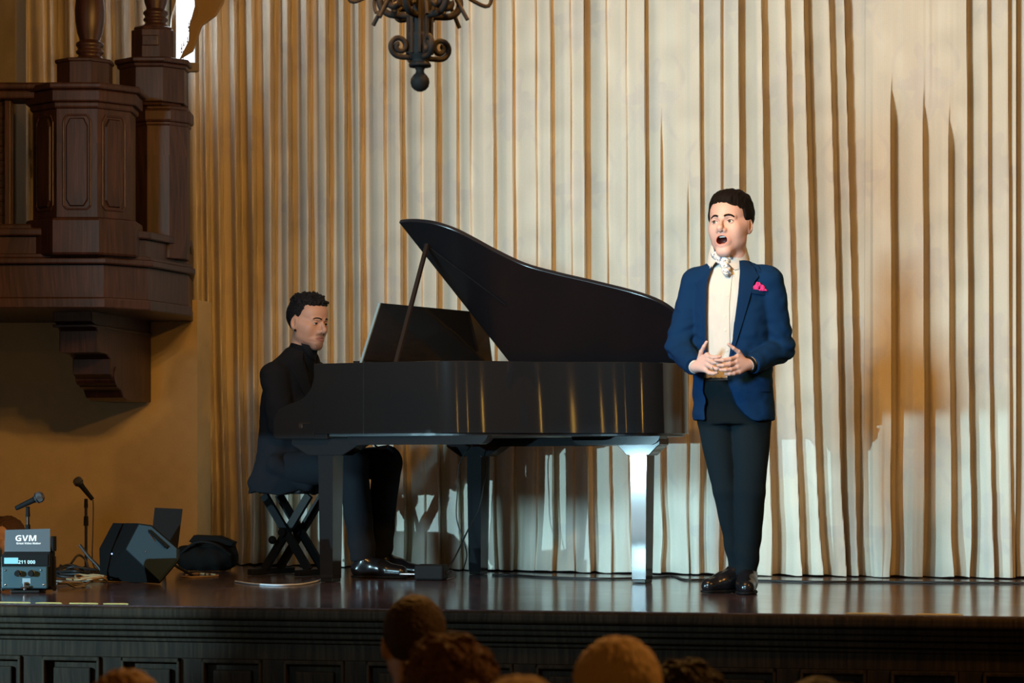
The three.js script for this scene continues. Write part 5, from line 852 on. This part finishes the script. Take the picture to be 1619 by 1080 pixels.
// ---- people seated in the hall, seen from behind, and one beside the stage
{
  const skinA = [0.42, 0.25, 0.18], bare = headField({ skin: skinA, lip: skinA, bare: true });
  const headG = nets(bare, HEAD_LO, HEAD_HI, 0.007, () => skinA).applyMatrix4(mat4([0, 1.21, 0], Math.PI, 0, 0, 1));
  const bodyF = uni([loft([[0.42, 0, 0, 0.17, 0.12], [0.70, 0, 0, 0.16, 0.11], [0.95, 0, 0, 0.17, 0.10], [1.03, 0, 0, 0.10, 0.07]], 0), cap([-0.145, 0.96, 0], [-0.17, 0.70, -0.04], 0.045, 0.038), cap([-0.17, 0.70, -0.04], [-0.10, 0.60, -0.25], 0.036, 0.028), cap([0.145, 0.96, 0], [0.17, 0.70, -0.04], 0.045, 0.038), cap([0.17, 0.70, -0.04], [0.10, 0.60, -0.25], 0.036, 0.028), cap([-0.09, 0.50, 0], [-0.11, 0.50, -0.42], 0.07, 0.055), cap([0.09, 0.50, 0], [0.11, 0.50, -0.42], 0.07, 0.055), cap([-0.11, 0.48, -0.42], [-0.11, 0.06, -0.40], 0.05, 0.04), cap([0.11, 0.48, -0.42], [0.11, 0.06, -0.40], 0.05, 0.04), cap([-0.11, 0.04, -0.40], [-0.12, 0.03, -0.58], 0.038, 0.03), cap([0.11, 0.04, -0.40], [0.12, 0.03, -0.58], 0.038, 0.03)], 0.03);
  const lowG = nets(bodyF, [-0.30, -0.03, -0.66], [0.30, 1.10, 0.18], 0.022, () => skinA);
  const bodyGeo = bodyOf([headG, lowG]);
  const shirtG = nets((x, y, z) => Math.max(bodyF(x, y, z) - 0.022, 0.46 - y, y - 1.04), [-0.32, 0.40, -0.36], [0.32, 1.12, 0.2], 0.022), trouG = nets((x, y, z) => Math.max(bodyF(x, y, z) - 0.016, y - 0.60, 0.05 - y, -0.03 - 0 * z), [-0.26, 0.0, -0.66], [0.26, 0.66, 0.18], 0.022);
  const cut = (z, low) => table([[-0.2, low], [-0.06, low], [-0.035, low * 0.4], [0.0, 0.0], [0.03, 0.02], [0.05, 0.075], [0.2, 0.085]], z);
  const hairs = {
    cropped: nets((x, y, z) => smax(ell([0, 0.038, -0.02], [0.084, 0.094, 0.104])(x, y, z) + 0.0025 * noise3(x * 150, y * 150, z * 150), cut(z, -0.085) - y, 0.006), [-0.11, -0.12, -0.15], [0.11, 0.16, 0.11], 0.0045),
    frizzy: nets((x, y, z) => smax(ell([0, 0.02, -0.025], [0.108, 0.115, 0.118])(x, y, z) + 0.012 * noise3(x * 45, y * 45, z * 45) + 0.009 * noise3(x * 110, y * 110, z * 110), cut(z, -0.16) - y, 0.01), [-0.14, -0.19, -0.17], [0.14, 0.17, 0.12], 0.005),
    combed: nets((x, y, z) => smax(ell([0, 0.036, -0.022], [0.094, 0.100, 0.110])(x, y, z) + strands(x, y, z, 0.0036, 120), cut(z, -0.10) - y, 0.006), [-0.12, -0.14, -0.16], [0.12, 0.16, 0.12], 0.0034),
  };
  const sit = (px, topPy, d, style, hair, shirt, label, turn, floorY, roll = 0, stand = 1.355) => {
    const top = at(px, topPy, d), s = (top.y - floorY) / stand, P = thing('person', label, 'person', [top.x, floorY, top.z], turn);
    P.scale.setScalar(s);
    const tone = 0.8 + 0.4 * rnd();
    part('body', bodyGeo, skinMat(), P); part('shirt', shirtG, std(shirt, 0.9), P); part('trousers', trouG, std(lin(0.015, 0.015, 0.02), 0.9), P);
    part('hair', hairs[style].clone().applyMatrix4(mat4([0, 1.21, 0], Math.PI + roll, 0, 0, 1)), hairMat(hair.multiplyScalar(1.5), 0.7), P);
    return P;
  };
  const A = (px, py, d, style, hair, shirt, label, roll = 0) => { const P = sit(px, py, d, style, hair, shirt, label, 0, HALL, roll); return P; };
  A(656, 932, 6.8, 'cropped', lin(0.030, 0.017, 0.010), lin(0.03, 0.03, 0.035), 'dark cropped head, tallest in the front row, seen from behind');
  A(712, 994, 5.75, 'frizzy', lin(0.060, 0.026, 0.014), lin(0.06, 0.04, 0.03), 'frizzy brown-haired head overlapping the tall dark head', 0.1);
  A(978, 998, 5.35, 'combed', lin(0.30, 0.19, 0.10), lin(0.05, 0.05, 0.06), 'sandy grey-haired head in the middle, seen from behind', -0.15);
  A(1087, 1036, 6.3, 'frizzy', lin(0.018, 0.011, 0.008), lin(0.02, 0.02, 0.02), 'dark curly head right of the sandy grey one');
  A(197, 1050, 5.5, 'combed', lin(0.16, 0.085, 0.045), lin(0.04, 0.03, 0.03), 'light brown head at the lower left, only its crown showing', 0.2);
  A(822, 1059, 4.6, 'combed', lin(0.26, 0.16, 0.075), lin(0.05, 0.04, 0.04), 'blond crown between the frizzy and sandy grey heads');
  A(1292, 1060, 5.5, 'cropped', lin(0.016, 0.011, 0.009), lin(0.02, 0.02, 0.02), 'dark crown at the bottom edge right of the singer');
  sit(6, 813, 14.15, 'combed', lin(0.05, 0.028, 0.018), lin(0.20, 0.035, 0.025), 'person in red low behind the small studio light at the left edge', 2.6, HALL, 0);
}
renderer.render(scene, camera);
